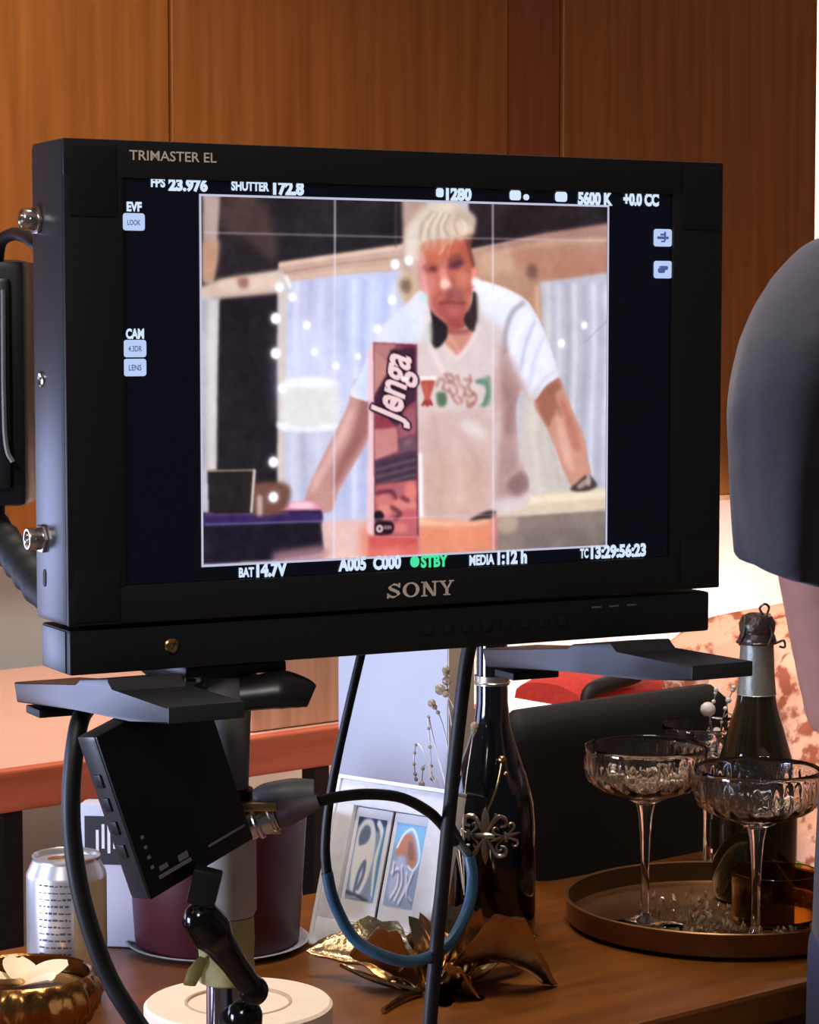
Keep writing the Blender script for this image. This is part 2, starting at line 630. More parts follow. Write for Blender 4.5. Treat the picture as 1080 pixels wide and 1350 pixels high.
# wall behind the panelling, and the pale lower part
bm = B(); box(bm, -1.6, T3 - 0.004, 0.03, 0.16, WB + 0.01, 2.75)
structure('wall_core', bm, M['wood_strip'], wall, smooth=False)
bm = B()
for a, b in ((-1.6, -0.9), (-0.9, -0.2), (-0.2, 0.478), (0.478, 0.84)): box(bm, a + 0.003, b - 0.003, 0.05, 0.09, 0.0, WB + 0.01, 0.004)
structure('lower_panelling', bm, M['panel_grey'], wall, smooth=False)
bm = B(); box(bm, 0.84, 2.9, 0.06, 0.16, 0, WB + 0.01)
structure('lower_wall', bm, M['plaster'], wall, smooth=False)
for a, b, mm in ((-1.45, -0.693, 'wood_wall'), (-0.69, 0.05, 'wood_wall'), (0.053, T0 - 0.003, 'wood_wall'), (T0 + 0.003, T1 - 0.003, 'wood_wall'),
                 (T1, T2 - 0.002, 'wood_strip'), (T2 + 0.002, T3, 'wood_wall')):
    bm = B(); box(bm, a, b, 0.0 if mm == 'wood_wall' else 0.006, 0.03, WB, 2.75, 0.0015, seg=1)
    structure('wood_panel', bm, M[mm], wall, smooth=False)
bm = B(); box(bm, -1.45, T3, 0.0, 0.16, WB - 0.012, WB - 0.001, 0.002)
structure('panel_base_rail', bm, M['box_wood'], wall, smooth=False)

p = WALL + ED * 2.2 + BK * 0.75
bm = B(); box(bm, 0, 3.4, 0, 0.1, 0, 2.75)
o = structure('wall_right', bm, M['pink_wall'], smooth=False)
o.location = p
o.rotation_euler = (0, 0, RZ)

# ------------------------------------------------------------------ long table at the back
t = thing('long_table', 'long pale-topped table with red wooden edge on black legs behind the monitor', 'table', RAIL - ED * 1.0, RZ)
LT = 1.78
bm = B(); box(bm, 0.012, LT, 0.025, 0.76, 0.712, 0.75, 0.003)
obj('table_top', bm, M['peach_top'], t, smooth=False)
bm = B(); box(bm, 0, LT, 0, 0.024, 0.70, 0.7505, 0.003)
obj('edge_band', bm, M['rail_wood'], t, smooth=False)
for x in (0.08, 1.014, 1.482):
    bm = B(); box(bm, x - 0.0135, x + 0.0135, 0.004, 0.03, 0.0, 0.70, 0.002)
    obj('leg', bm, M['black_metal'], t, smooth=False)
for x in (0.08, 1.68):
    bm = B(); box(bm, x - 0.0135, x + 0.0135, 0.70, 0.73, 0.0, 0.711, 0.002)
    obj('leg', bm, M['black_metal'], t, smooth=False)

# wooden crate standing on the long table behind the pole
p = at(362, 965, 3.10) + BK * 0.05
t = thing('wooden_box', 'light brown wooden box on the back table between pole and white box', 'box', (p.x, p.y, 0.75), RZ)
bm = B(); box(bm, 0, 0.34, 0, 0.20, 0.001, 0.145, 0.004)
obj('body', bm, M['box_wood'], t, smooth=False)
bm = B(); box(bm, -0.004, 0.344, -0.004, 0.204, 0.1455, 0.16, 0.003)
obj('lid', bm, M['box_wood'], t, smooth=False)

# ------------------------------------------------------------------ front table
T_O = Vector((0.2, 1.837, 0))
TA = math.radians(51)
TE = Vector((math.sin(TA), math.cos(TA), 0))
TB = Vector((-TE.y, TE.x, 0))
t = thing('sideboard_table', 'brown wooden table carrying tray, bottles and picture frame', 'table', T_O, math.atan2(TE.y, TE.x))
bm = B(); box(bm, -1.05, 0.45, 0, 0.5, 0.722, 0.75, 0.004)
obj('table_top', bm, M['table_wood'], t, smooth=False)
bm = B(); box(bm, -1.02, 0.42, 0.02, 0.48, 0.64, 0.7215, 0.002)
obj('apron', bm, M['table_side'], t, smooth=False)
for x, y in ((-1.01, 0.03), (0.36, 0.03), (-1.01, 0.42), (0.36, 0.42)):
    bm = B(); box(bm, x, x + 0.05, y, y + 0.05, 0.0, 0.6395, 0.003)
    obj('leg', bm, M['table_wood'], t, smooth=False)
# ------------------------------------------------------------------ production monitor
MD = Vector((math.sin(math.radians(62)), math.cos(math.radians(62)), 0))
MN = Vector((-MD.y, MD.x, 0))
MB = Vector((-0.18975, 1.33838, 1.08534))
MW, MH, MT = 0.440, 0.298, 0.054


def mon(x, y, w=0.0):
    """picture point -> (u, v) on the monitor's face, metres"""
    o = MB + MN * w
    r = ray(x, y)
    c = Vector((0, 0, HC))
    p = c + r * ((o - c).dot(MN) / r.dot(MN)) - o
    return p.dot(MD), p.z


def mside(x, y, u=0.0):
    o = MB + MD * u
    r = ray(x, y)
    c = Vector((0, 0, HC))
    p = c + r * ((o - c).dot(MD) / r.dot(MD)) - o
    return p.dot(MN), p.z


mroot = thing('production_monitor', 'large black production monitor showing a man leaning over a table', 'monitor', MB, math.atan2(MD.y, MD.x))
SU0, SU1, SV0, SV1 = 0.0350, 0.4020, 0.0495, 0.2765
# housing behind the bezel
bm = B()
box(bm, 0, MW, 0.0036, MT, 0.0275, MH, 0.004)
obj('housing', bm, M['side_plastic'], mroot)
bm = B(); box(bm, 0.03, MW - 0.03, MT + 0.0005, 0.092, 0.045, MH - 0.02, 0.01)
rear = obj('rear_cover', bm, M['black_plastic'], mroot)
# bezel: a frame with the screen let into it
bm = B()
for a in ((0.0005, MW - 0.0005, SV1, MH - 0.0005), (0.0005, MW - 0.0005, 0.028, SV0)):
    box(bm, a[0], a[1], 0, 0.0035, a[2], a[3], 0.0010)
for a in ((0.0005, SU0), (SU1, MW - 0.0005)):
    box(bm, a[0], a[1], 0.0, 0.0035, SV0 - 0.002, SV1 + 0.002, 0.0010)
bezel = obj('bezel', bm, M['bezel'], mroot)
# raised corner pads
for a, b in ((0.004, 0.031), (MW - 0.031, MW - 0.004)):
    for c, d in ((0.030, 0.060), (0.255, 0.294)):
        bm = B(); box(bm, a, b, -0.0008, 0.0, c, d, 0.0004)
        obj('corner_pad', bm, M['black_plastic'], bezel)
# writing on the bezel
u0, v1 = mon(170, 197); u1, v0 = mon(285, 216)
bm = B(); add_text(bm, 'TRIMASTER EL', lambda a, b: (u0 + a * (u1 - u0), -0.0006, 0.2865 + b * 0.0056), 0.012, 0, 1.0)
obj('series_lettering', bm, M['silver_ink'], bezel, smooth=False)


def slab_word(bm, x0, x1, z0, z1, y):
    """S O N Y in a slab-serif face"""
    h = z1 - z0
    W = (x1 - x0)

    def P(a, b): return (x0 + a * W, y, z0 + b * h)

    def quad(*q): flat_poly(bm, [P(*c) for c in q])

    def bar(a0, a1, b0, b1): quad((a0, b0), (a1, b0), (a1, b1), (a0, b1))

    def band(pts, ws):
        for i in range(len(pts) - 1):
            (ax, ay), (bx, by) = pts[i], pts[i + 1]
            quad((ax + ws[i][0], ay + ws[i][1]), (ax - ws[i][0], ay - ws[i][1]), (bx - ws[i + 1][0], by - ws[i + 1][1]), (bx + ws[i + 1][0], by + ws[i + 1][1]))
    # S
    S = [(0.175, 0.76), (0.15, 0.87), (0.10, 0.92), (0.055, 0.86), (0.04, 0.73), (0.06, 0.61), (0.105, 0.52), (0.15, 0.42), (0.172, 0.28), (0.15, 0.13), (0.10, 0.07), (0.05, 0.12), (0.022, 0.25)]
    band(S, [(0.012, 0.03), (0.012, 0.06), (0.004, 0.07), (0.02, 0.05), (0.026, 0.0), (0.022, 0.07), (0.008, 0.1), (0.022, 0.06), (0.026, 0.0), (0.02, 0.05), (0.004, 0.07), (0.012, 0.06), (0.012, 0.03)])
    bar(0.17, 0.195, 0.68, 1.0); bar(0.0, 0.025, 0.0, 0.34)
    # O
    n = 28
    for i in range(n):
        a, b = 2 * math.pi * i / n, 2 * math.pi * (i + 1) / n
        o_ = [(0.355 + 0.125 * math.cos(q), 0.5 + 0.5 * math.sin(q)) for q in (a, b)]
        i_ = [(0.355 + 0.072 * math.cos(q), 0.5 + 0.40 * math.sin(q)) for q in (b, a)]
        quad(*o_, *i_)
    # N
    bar(0.535, 0.567, 0.06, 0.94); bar(0.695, 0.727, 0.06, 0.94)
    quad((0.515, 1), (0.585, 1), (0.727, 0.0), (0.675, 0.0))
    bar(0.505, 0.60, 0.0, 0.09); bar(0.505, 0.57, 0.91, 1.0); bar(0.665, 0.757, 0.91, 1.0)
    # Y
    quad((0.785, 0.95), (0.845, 0.95), (0.905, 0.42), (0.87, 0.42))
    quad((0.945, 0.95), (0.98, 0.95), (0.912, 0.42), (0.88, 0.42))
    bar(0.868, 0.915, 0.05, 0.45); bar(0.84, 0.945, 0.0, 0.09); bar(0.765, 0.875, 0.91, 1.0); bar(0.92, 1.0, 0.91, 1.0)


bm = B(); slab_word(bm, 0.1995, 0.2450, 0.0335, 0.0425, -0.0006)
obj('maker_lettering', bm, M['silver_ink'], bezel, smooth=False)

# control bar under the screen
bm = B(); box(bm, 0.002, MW - 0.006, 0.003, 0.05, 0.0, 0.0255, 0.002)
bar = obj('control_bar', bm, M['black_plastic'], mroot)
bm = B(); box(bm, 0.0012, 0.0022, 0.008, 0.046, 0.001, 0.0245, 0.0004)
obj('end_plate', bm, M['side_plastic'], bar)
for i in range(8):
    bm = B(); u = 0.226 + i * 0.0135
    box(bm, u, u + 0.006, 0.0018, 0.0032, 0.010, 0.0155, 0.0006)
    obj('button', bm, M['bezel'], bar)
bm = B()
for i in range(3):
    box(bm, 0.345 + i * 0.013, 0.352 + i * 0.013, 0.0026, 0.0029, 0.0195, 0.0205)
obj('button_marking', bm, M['dark_grey'], bar, smooth=False)
bm = B()
T = Matrix.Translation((0.0628, 0.003, 0.0135)) @ Matrix.Rotation(math.pi / 2, 4, 'X')
lathe(bm, [(0.0019, 0.0), (0.0042, 0.0), (0.0042, 0.0012), (0.0034, 0.0018), (0.0019, 0.0012)], 24, T, closed=True)
lathe(bm, [(0, 0.0002), (0.0019, 0.0002)], 6, T)
obj('hex_screw', bm, M['brass'], bar)

# left side: two connectors, a screw, a slot
for (px, py, s) in ((50, 290, 1.0), (57, 710, 1.0)):
    w, v = mside(px, py)
    bm = B()
    T = Matrix.Translation((0, w, v)) @ Matrix.Rotation(-math.pi / 2, 4, 'Y')
    hexa = [(0.0088 * math.cos(i * math.pi / 3 + 0.5), 0.0088 * math.sin(i * math.pi / 3 + 0.5)) for i in range(6)]
    prism(bm, hexa, 0.0, 0.0022, 0.0005, T)
    lathe(bm, [(0.0042, 0.0022), (0.0064, 0.0022), (0.0064, 0.0088), (0.0058, 0.0098), (0.0048, 0.0098), (0.0042, 0.0088)], 28, T, closed=True)
    lathe(bm, [(0, 0.004), (0.0042, 0.004)], 20, T)
    cyl(bm, T @ Vector((0, 0.0064, 0.006)), T @ Vector((0, 0.0082, 0.006)), 0.0012, n=10)
    cyl(bm, T @ Vector((0, -0.0064, 0.006)), T @ Vector((0, -0.0082, 0.006)), 0.0012, n=10)
    lathe(bm, [(0, 0.0085), (0.001, 0.008), (0.001, 0.004)], 10, T)
    obj('coaxial_socket', bm, M['steel'], mroot)
w, v = mside(55, 500)
bm = B()
T = Matrix.Translation((0, w, v)) @ Matrix.Rotation(-math.pi / 2, 4, 'Y')
lathe(bm, [(0.0014, 0.0), (0.0046, 0.0), (0.0044, 0.0009), (0.0034, 0.0014), (0.0014, 0.0008)], 24, T, closed=True)
lathe(bm, [(0, 0.0002), (0.0014, 0.0002)], 12, T)
obj('side_screw', bm, M['steel'], mroot)
w, v = mside(59, 762)
bm = B(); prism(bm, [(w + 0.0022 * math.cos(a), v + 0.0028 * math.sin(a) + (0.0022 if math.sin(a) > 0 else -0.0022)) for a in [i * math.pi / 8 for i in range(16)]], -0.0004, 0.0004, M=Matrix(((0, 0, 1, 0), (1, 0, 0, 0), (0, 1, 0, 0), (0, 0, 0, 1))))
obj('lock_slot', bm, M['rubber'], mroot, smooth=False)

# feet under the monitor
fpx = [(18, 899), (100, 906), (104, 896), (142, 895), (147, 912), (222, 932), (222, 955), (172, 951), (100, 936), (22, 926)]
prof = [mside(px, py, 0.020) for px, py in fpx]
for u in (0.020, 0.352):
    bm = B()
    T = Matrix(((0, 0, 1, u), (1, 0, 0, 0), (0, 1, 0, 0), (0, 0, 0, 1)))
    prism(bm, [(w, min(v, -0.0008)) for w, v in prof], 0.0, 0.044, 0.0012, T)
    ft = obj('foot', bm, M['side_plastic'], mroot, angle=25)
    bm = B(); w0 = prof[9][0]
    box(bm, u + 0.004, u + 0.04, w0 - 0.03, w0 - 0.005, prof[9][1] - 0.006, prof[9][1] - 0.001, 0.001)
    obj('foot_pad', bm, M['rubber'], ft)

# ---- the screen and what it shows
bm = B(); box(bm, SU0 + 0.0003, SU1 - 0.0003, 0.0026, 0.0034, SV0 + 0.0003, SV1 - 0.0003)
screen = obj('screen', bm, M['screen_glass'], mroot, smooth=False)
PU0, PU1, PV0, PV1 = 0.0828, 0.3542, 0.0588, 0.2678
PWp, PHp = 470, 362


def pfn(x, y):
    u, v = mon(x, y, 0.0022)
    return ((u - PU0) / (PU1 - PU0) * PWp, (PV1 - v) / (PV1 - PV0) * PHp)
def cz(x0, y0, s):
    return lambda *pts: [(x0 + a / s, y0 + b / s) for a, b in pts]


P = Paint(PWp, PHp, pfn, (188, 186, 200))
# --- room behind the man, left half
P.poly([(262, 255), (545, 262), (545, 330), (372, 352), (372, 390), (262, 400)], (46, 42, 44), 1.5, smooth=False)
P.poly([(292, 262), (330, 258), (352, 275), (364, 310), (364, 345), (345, 335), (325, 318), (296, 300)], (84, 66, 60), 4, 0.85)
P.poly([(268, 255), (291, 258), (288, 310), (287, 340), (281, 376), (268, 372)], (180, 158, 150), 1.6, smooth=False)
P.poly([(268, 318), (290, 318), (287, 345), (281, 374), (268, 372)], (192, 146, 118), 3, smooth=False)
P.poly([(284, 392), (374, 386), (374, 700), (284, 700)], (41, 36, 41), 1.4, smooth=False)
P.poly([(266, 378), (292, 368), (374, 356), (374, 386), (292, 394), (266, 398)], (206, 182, 166), 1.8, smooth=False)
P.poly([(292, 372), (340, 363), (372, 360), (372, 374), (300, 386)], (222, 198, 178), 2.5, 0.8)
P.poly([(313, 368), (326, 366), (328, 378), (318, 380)], (160, 112, 100), 2)
P.poly([(264, 392), (290, 392), (287, 500), (286, 622), (264, 622)], (196, 190, 188), 1.5, smooth=False)
P.poly([(276, 398), (286, 398), (283, 620), (276, 620)], (216, 212, 208), 2.5, 0.8, smooth=False)
P.poly([(266, 395), (273, 395), (272, 620), (266, 620)], (176, 172, 190), 1.5, 0.8, smooth=False)
# curtain, left
P.poly([(372, 352), (545, 326), (575, 400), (575, 735), (372, 735)], (190, 194, 224), 1.5, smooth=False)
P.poly([(450, 362), (548, 352), (548, 500), (450, 500)], (196, 206, 240), 8, 0.9, smooth=False)
for x, c, w, a in ((392, (214, 216, 234), 5, .7), (410, (176, 178, 206), 4, .6), (425, (206, 212, 238), 6, .6), (455, (176, 186, 222), 4, .55), (468, (216, 226, 252), 4, .7), (480, (172, 182, 220), 3, .7),
                   (492, (208, 220, 250), 4, .6), (508, (176, 192, 232), 5, .6), (520, (214, 226, 252), 3, .7)):
    P.line([(x, 372), (x - 2, 450), (x + 1, 520), (x - 2, 720)], w * .7, c, 2.0, min(1, a * 1.25))
P.poly([(376, 440), (410, 430), (450, 460), (470, 520), (470, 560), (376, 560)], (208, 214, 240), 9, .7)
# frieze above the curtain
P.poly([(368, 346), (530, 322), (545, 318), (545, 356), (470, 360), (384, 370), (366, 366)], (198, 168, 152), 1.3, smooth=False)
P.line([(370, 350), (450, 338), (545, 325)], 2.0, (222, 190, 170), 1.0)
P.line([(376, 360), (450, 348), (545, 338)], 1.6, (180, 142, 122), 1.0, .8)
P.line([(384, 368), (440, 360), (478, 356), (540, 352)], 2.6, (214, 184, 160), 1.6, .9)
P.poly([(530, 262), (562, 262), (562, 400), (534, 400)], (186, 158, 146), 2.0, smooth=False)
P.line([(522, 262), (522, 325)], 1.2, (90, 76, 74), 1.2, .8)
P.poly([(366, 358), (377, 362), (381, 380), (378, 400), (376, 640), (366, 640)], (208, 196, 188), 1.5, smooth=False)
P.line([(378, 366), (383, 378)], 2.5, (238, 232, 226), 1.2)
P.poly([(526, 360), (548, 360), (548, 398), (526, 396)], (212, 188, 150), 3, .7)
P.poly([(529, 370), (541, 370), (541, 386), (530, 384)], (126, 102, 78), 2.4, .9)
# lamp shade
P.poly([(374, 504), (392, 498), (430, 498), (446, 504), (446, 556), (420, 563), (390, 563), (371, 560)], (222, 222, 220), 2.2)
P.poly([(375, 505), (395, 498), (430, 499), (444, 507), (410, 511), (380, 510)], (236, 240, 248), 1.8)
P.poly([(368, 556), (400, 563), (446, 558), (446, 566), (400, 571), (370, 566)], (236, 238, 246), 1.6)
P.poly([(376, 570), (444, 570), (440, 660), (378, 655)], (196, 198, 216), 3, .8, smooth=False)
P.line([(400, 574), (402, 652)], 4, (172, 176, 200), 2.6, .8)
P.line([(386, 574), (386, 650)], 3, (214, 216, 232), 2.2, .8)
P.line([(420, 574), (424, 640)], 4, (208, 212, 234), 3, .8)
# --- right half
P.poly([(618, 262), (812, 270), (812, 302), (716, 312), (618, 330)], (48, 40, 42), 1.3, smooth=False)
P.poly([(618, 330), (700, 313), (812, 296), (812, 392), (716, 400), (716, 480), (618, 480)], (186, 148, 130), 1.4, smooth=False)
P.poly([(640, 328), (716, 308), (806, 294), (806, 312), (716, 318), (640, 334)], (172, 132, 118), 1.8, .9, smooth=False)
P.line([(636, 340), (720, 322), (806, 316)], 2.2, (206, 162, 138), 1.6, .8)
P.poly([(672, 330), (700, 326), (800, 330), (800, 366), (716, 372), (680, 350)], (178, 124, 100), 5, .8)
P.poly([(632, 335), (656, 332), (660, 372), (640, 380)], (210, 168, 140), 4, .7)
P.poly([(660, 332), (672, 331), (680, 372), (668, 380)], (206, 168, 142), 3, .7)
P.poly([(696, 350), (706, 350), (708, 362), (702, 372), (695, 366)], (120, 88, 80), 2.4)
P.poly([(628, 372), (712, 374), (714, 480), (640, 470)], (184, 140, 112), 4, .8)
P.line([(708, 380), (710, 470)], 3, (214, 182, 150), 2, .8)
# curtain, right
P.poly([(712, 372), (760, 366), (812, 358), (812, 720), (660, 720), (672, 640), (690, 520), (716, 470)], (186, 184, 196), 1.6, smooth=False)
for x, c, w, a in ((722, (214, 208, 208), 4, .8), (736, (206, 206, 222), 5, .8), (748, (160, 158, 172), 3, .7), (757, (216, 218, 234), 4, .8), (770, (168, 168, 184), 4, .75), (782, (212, 216, 236), 5, .8), (792, (176, 178, 198), 3, .7), (799, (208, 214, 238), 3, .7)):
    P.line([(x, 376), (x + 1, 470), (x - 3, 560), (x - 4, 650)], w * .65, c, 2.0, a)
P.poly([(690, 520), (712, 520), (735, 600), (748, 650), (660, 660), (684, 600)], (206, 194, 184), 3, .85)
P.line([(716, 530), (726, 580), (738, 640)], 3, (186, 176, 172), 2.4, .7)
P.line([(700, 530), (706, 600), (712, 650)], 4, (218, 208, 198), 3, .7)
P.line([(770, 452), (812, 412)], 0.7, (150, 146, 156), 0.8, .6)
# table top on the right
P.poly([(648, 656), (720, 650), (812, 640), (812, 676), (740, 680), (648, 690)], (214, 196, 168), 1.3, smooth=False)
P.poly([(650, 658), (720, 652), (800, 645), (800, 656), (720, 662), (652, 668)], (236, 222, 198), 2, .9, smooth=False)
P.poly([(645, 683), (740, 676), (812, 670), (812, 735), (645, 735)], (140, 124, 116), 1.3, smooth=False)
P.poly([(654, 684), (680, 680), (680, 698), (660, 702)], (188, 168, 150), 2.6, .9)
P.poly([(690, 700), (800, 690), (800, 726), (690, 726)], (120, 110, 104), 5, .7, smooth=False)
# --- the man
Q = cz(500, 260, 6.1375)
R = cz(480, 430, 3.1765)
S = cz(260, 500, 3.857)
T5 = cz(500, 250, 3.375)
SK, SKD = (198, 118, 96), (164, 82, 74)
# his right arm (left in the picture)
P.poly([(470, 500), (492, 505), (493, 560), (480, 590), (462, 620), (446, 648), (436, 674), (402, 672), (408, 640), (424, 606), (444, 566), (458, 536)], (196, 146, 138), 1.2)
P.poly([(478, 520), (492, 530), (490, 560), (470, 596), (450, 630), (440, 640), (446, 612), (466, 570)], (152, 100, 96), 2.6, .9)
P.poly([(456, 548), (466, 540), (456, 575), (430, 622), (412, 650), (414, 630), (432, 600)], (226, 184, 176), 2.4, .8)
P.poly([(352, 678), (368, 668), (384, 662), (402, 660), (420, 666), (425, 682), (390, 684), (356, 684)], (224, 150, 172), 1.2)
P.poly([(380, 666), (400, 661), (416, 666), (400, 672)], (246, 198, 210), 1.6)
P.line([(362, 679), (384, 674), (408, 674)], 1.2, (190, 112, 140), 1.2, .7)
# dark case and glass on the left
P.poly([(262, 676), (424, 672), (428, 728), (360, 738), (262, 744)], (37, 33, 42), 1.2, smooth=False)
P.poly([(262, 677), (340, 675), (425, 674), (426, 688), (262, 694)], (62, 48, 96), 1.6, smooth=False)
P.line([(272, 678), (340, 676), (380, 676)], 1.2, (126, 96, 128), 1.2, .8)
P.poly([(334, 640), (374, 636), (384, 652), (370, 676), (334, 676)], (120, 84, 70), 2.2)
P.line([(343, 656), (343, 676)], 3.4, (196, 172, 164), 1.6)
P.poly([(274, 620), (337, 619), (334, 676), (276, 676)], (44, 39, 38), 1.0, smooth=False)
P.line([(275, 620.5), (336, 619.5)], 0.8, (176, 160, 130), 0.8)
P.line([(336, 620), (332, 674)], 1.6, (222, 206, 190), 0.9)
P.poly([(424, 688), (492, 684), (492, 745), (405, 745), (430, 724)], (222, 176, 164), 2, smooth=False)
P.poly([(430, 700), (448, 690), (480, 690), (490, 740), (440, 740)], (226, 190, 184), 5, .8)
P.poly([(474, 696), (494, 692), (494, 738), (474, 738)], (228, 142, 118), 4, .9, smooth=False)
P.poly([(360, 728), (424, 718), (436, 728), (420, 742), (360, 742)], (176, 132, 140), 3, .8, smooth=False)
# his left arm (right in the picture)
P.poly(R((712, 330), (740, 270), (812, 215), (840, 270), (880, 370), (920, 460), (938, 560), (946, 630), (880, 680), (838, 610), (800, 510), (762, 420)), (202, 148, 128), 1.0)
P.poly(R((720, 318), (742, 268), (806, 222), (826, 258), (800, 290), (830, 380), (790, 380), (770, 420)), (158, 102, 84), 2.0, .9)
P.poly(R((816, 290), (846, 330), (890, 430), (905, 520), (866, 500), (846, 420)), (184, 116, 98), 2.4, .85)
P.poly(R((800, 350), (830, 400), (860, 500), (880, 610), (850, 590), (820, 490)), (226, 178, 160), 2.4, .7)
P.poly(R((862, 680), (890, 655), (935, 620), (968, 650), (972, 672), (930, 690), (880, 690)), (72, 56, 52), 1.3, .9)
P.poly(R((890, 668), (925, 640), (940, 655), (905, 680)), (186, 168, 158), 1.2, .8)
P.poly(R((930, 622), (946, 624), (948, 660), (934, 668)), (206, 194, 186), 1.2, .7)
# t-shirt
body = P.poly(T5((0, 620), (60, 560), (130, 500), (185, 450), (240, 520), (420, 440), (415, 400), (470, 410), (560, 440), (650, 490), (700, 560), (745, 660), (790, 790), (795, 830), (740, 870), (690, 935),
                 (640, 890), (610, 960), (615, 1080), (640, 1200), (668, 1300), (660, 1400), (540, 1440), (160, 1500), (-30, 1480), (-30, 980), (-60, 940), (-130, 910), (-90, 830), (-40, 720)), (214, 198, 196), 1.0)
P.poly(T5((-140, 910), (-80, 800), (-20, 660), (60, 560), (130, 500), (190, 445), (215, 500), (200, 640), (150, 680), (-10, 700), (-20, 960), (-60, 960)), (222, 228, 246), 3.0, .95, clip=body)
P.poly(T5((-110, 880), (-60, 790), (-20, 720), (-20, 960), (-60, 945)), (196, 208, 240), 4, .8, clip=body)
P.poly(T5((60, 570), (120, 520), (160, 600), (140, 680), (60, 680)), (206, 216, 244), 5, .7, clip=body)
P.poly(T5((415, 405), (470, 408), (560, 440), (650, 490), (715, 590), (760, 700), (795, 830), (700, 900), (640, 860), (580, 740), (550, 620), (470, 560), (440, 480)), (226, 230, 246), 4.0, .95, clip=body)
P.line(T5((450, 430), (560, 470), (640, 530)), 6, (238, 242, 254), 4, .8, clip=body)
P.line(T5((640, 505), (590, 550), (560, 640), (560, 720)), 3.0, (160, 152, 164), 1.8, .8, clip=body)
P.line(T5((665, 560), (620, 640), (590, 740), (600, 800)), 3.0, (238, 240, 252), 2.0, .8, clip=body)
P.line(T5((690, 590), (650, 690), (630, 800)), 2.2, (186, 190, 214), 1.6, .8, clip=body)
P.line(T5((730, 660), (690, 760), (670, 860)), 2.4, (196, 202, 226), 1.8, .8, clip=body)
P.line(T5((790, 800), (740, 840), (690, 900)), 2.2, (206, 206, 220), 1.6, .8, clip=body)
P.poly(T5((550, 690), (590, 760), (640, 880), (610, 950), (610, 1080), (560, 1080), (540, 900), (530, 760)), (176, 142, 136), 4, .85, clip=body)
P.poly(R((575, 180), (610, 200), (645, 290), (640, 420), (650, 560), (690, 650), (670, 700), (600, 712), (545, 712), (550, 560), (575, 420), (565, 300)), (170, 136, 130), 4, .85, clip=body)
P.line(R((585, 240), (610, 330), (600, 440)), 3, (146, 110, 106), 3, .6, clip=body)
P.poly(R((600, 640), (660, 610), (690, 650), (680, 690), (620, 706)), (132, 100, 98), 3, .7, clip=body)
P.line(R((585, 650), (650, 590), (670, 570)), 2, (200, 172, 164), 2.2, .7, clip=body)
P.poly(R((240, 350), (380, 360), (530, 350), (545, 560), (530, 760), (450, 815), (250, 815), (232, 600)), (206, 176, 168), 5, .9, clip=body)
P.poly(R((250, 560), (420, 540), (530, 600), (520, 760), (440, 812), (260, 812)), (206, 170, 156), 6, .8, clip=body)
P.poly(R((400, 390), (460, 400), (510, 440), (505, 470), (450, 460), (410, 430)), (226, 216, 214), 3.5, .8, clip=body)
P.line(R((285, 360), (310, 500), (330, 640), (320, 780)), 3, (192, 158, 150), 3, .6, clip=body)
P.line(R((375, 480), (400, 600), (400, 740)), 3, (220, 194, 186), 3.4, .7, clip=body)
P.line(R((450, 500), (480, 620), (470, 760)), 3, (190, 156, 148), 3.4, .6, clip=body)
P.line(R((232, 540), (236, 640), (236, 760), (240, 810)), 3.2, (246, 236, 242), 1.6, .95, clip=body)
P.poly(R((545, 180), (570, 190), (570, 330), (552, 420), (540, 330)), (196, 160, 148), 3, .7, clip=body)
# hem and table in front of him
P.poly(R((228, 800), (440, 816), (545, 775), (545, 960), (228, 960)), (224, 146, 116), 1.5, smooth=False)
P.poly(R((232, 800), (300, 812), (440, 818), (540, 790), (540, 806), (440, 836), (236, 832)), (240, 196, 164), 2.2, .9)
P.poly(R((240, 850), (540, 840), (540, 900), (240, 910)), (232, 140, 108), 5, .8, smooth=False)
P.poly(R((440, 812), (500, 778), (548, 772), (545, 800), (500, 806)), (64, 54, 50), 1.4)
P.poly(R((535, 790), (560, 790), (556, 960), (535, 960)), (222, 130, 130), 2.4, .8, smooth=False)
# neck opening, neck, head
P.poly(Q((400, 960), (440, 1230), (500, 1180), (620, 1340), (720, 1210), (790, 1080), (760, 960)), (222, 200, 196), 2.0)
P.poly(Q((520, 1060), (640, 1080), (770, 1070), (760, 1130), (700, 1230), (640, 1280), (590, 1240), (530, 1180)), (206, 142, 124), 1.6)
P.poly(Q((545, 1050), (640, 1070), (740, 1060), (720, 1100), (620, 1110), (550, 1100)), (150, 82, 76), 2.0, .9)
P.line(Q((560, 1130), (610, 1180), (650, 1260)), 2.2, (226, 170, 152), 1.8, .7)
P.poly(Q((250, 470), (300, 400), (350, 360), (440, 335), (560, 325), (690, 318), (712, 360), (745, 460), (768, 560), (795, 575), (792, 640), (770, 690), (748, 730), (748, 800), (738, 880), (716, 950),
         (690, 1050), (640, 1075), (590, 1074), (545, 1050), (500, 1010), (440, 960), (405, 910), (385, 820), (350, 740), (325, 660), (310, 560)), SK, 1.0)
P.poly(Q((300, 460), (360, 440), (385, 560), (390, 680), (400, 800), (360, 760), (325, 660), (305, 560)), (222, 158, 156), 2.4, .9)
P.poly(Q((330, 690), (390, 680), (400, 800), (415, 900), (390, 850), (350, 750)), (230, 160, 164), 2.4, .8)
P.poly(Q((380, 380), (480, 340), (600, 330), (690, 330), (720, 420), (740, 500), (660, 470), (560, 490), (470, 520), (390, 520)), (192, 102, 76), 3, .85)
P.poly(Q((400, 400), (470, 370), (520, 400), (470, 470), (400, 480)), (214, 130, 104), 3.4, .8)
P.poly(Q((660, 380), (710, 380), (745, 500), (750, 600), (740, 800), (700, 760), (690, 600)), (182, 92, 76), 3, .8)
P.line(Q((560, 345), (530, 400), (490, 460)), 1.2, (236, 176, 140), 1.2, .8)
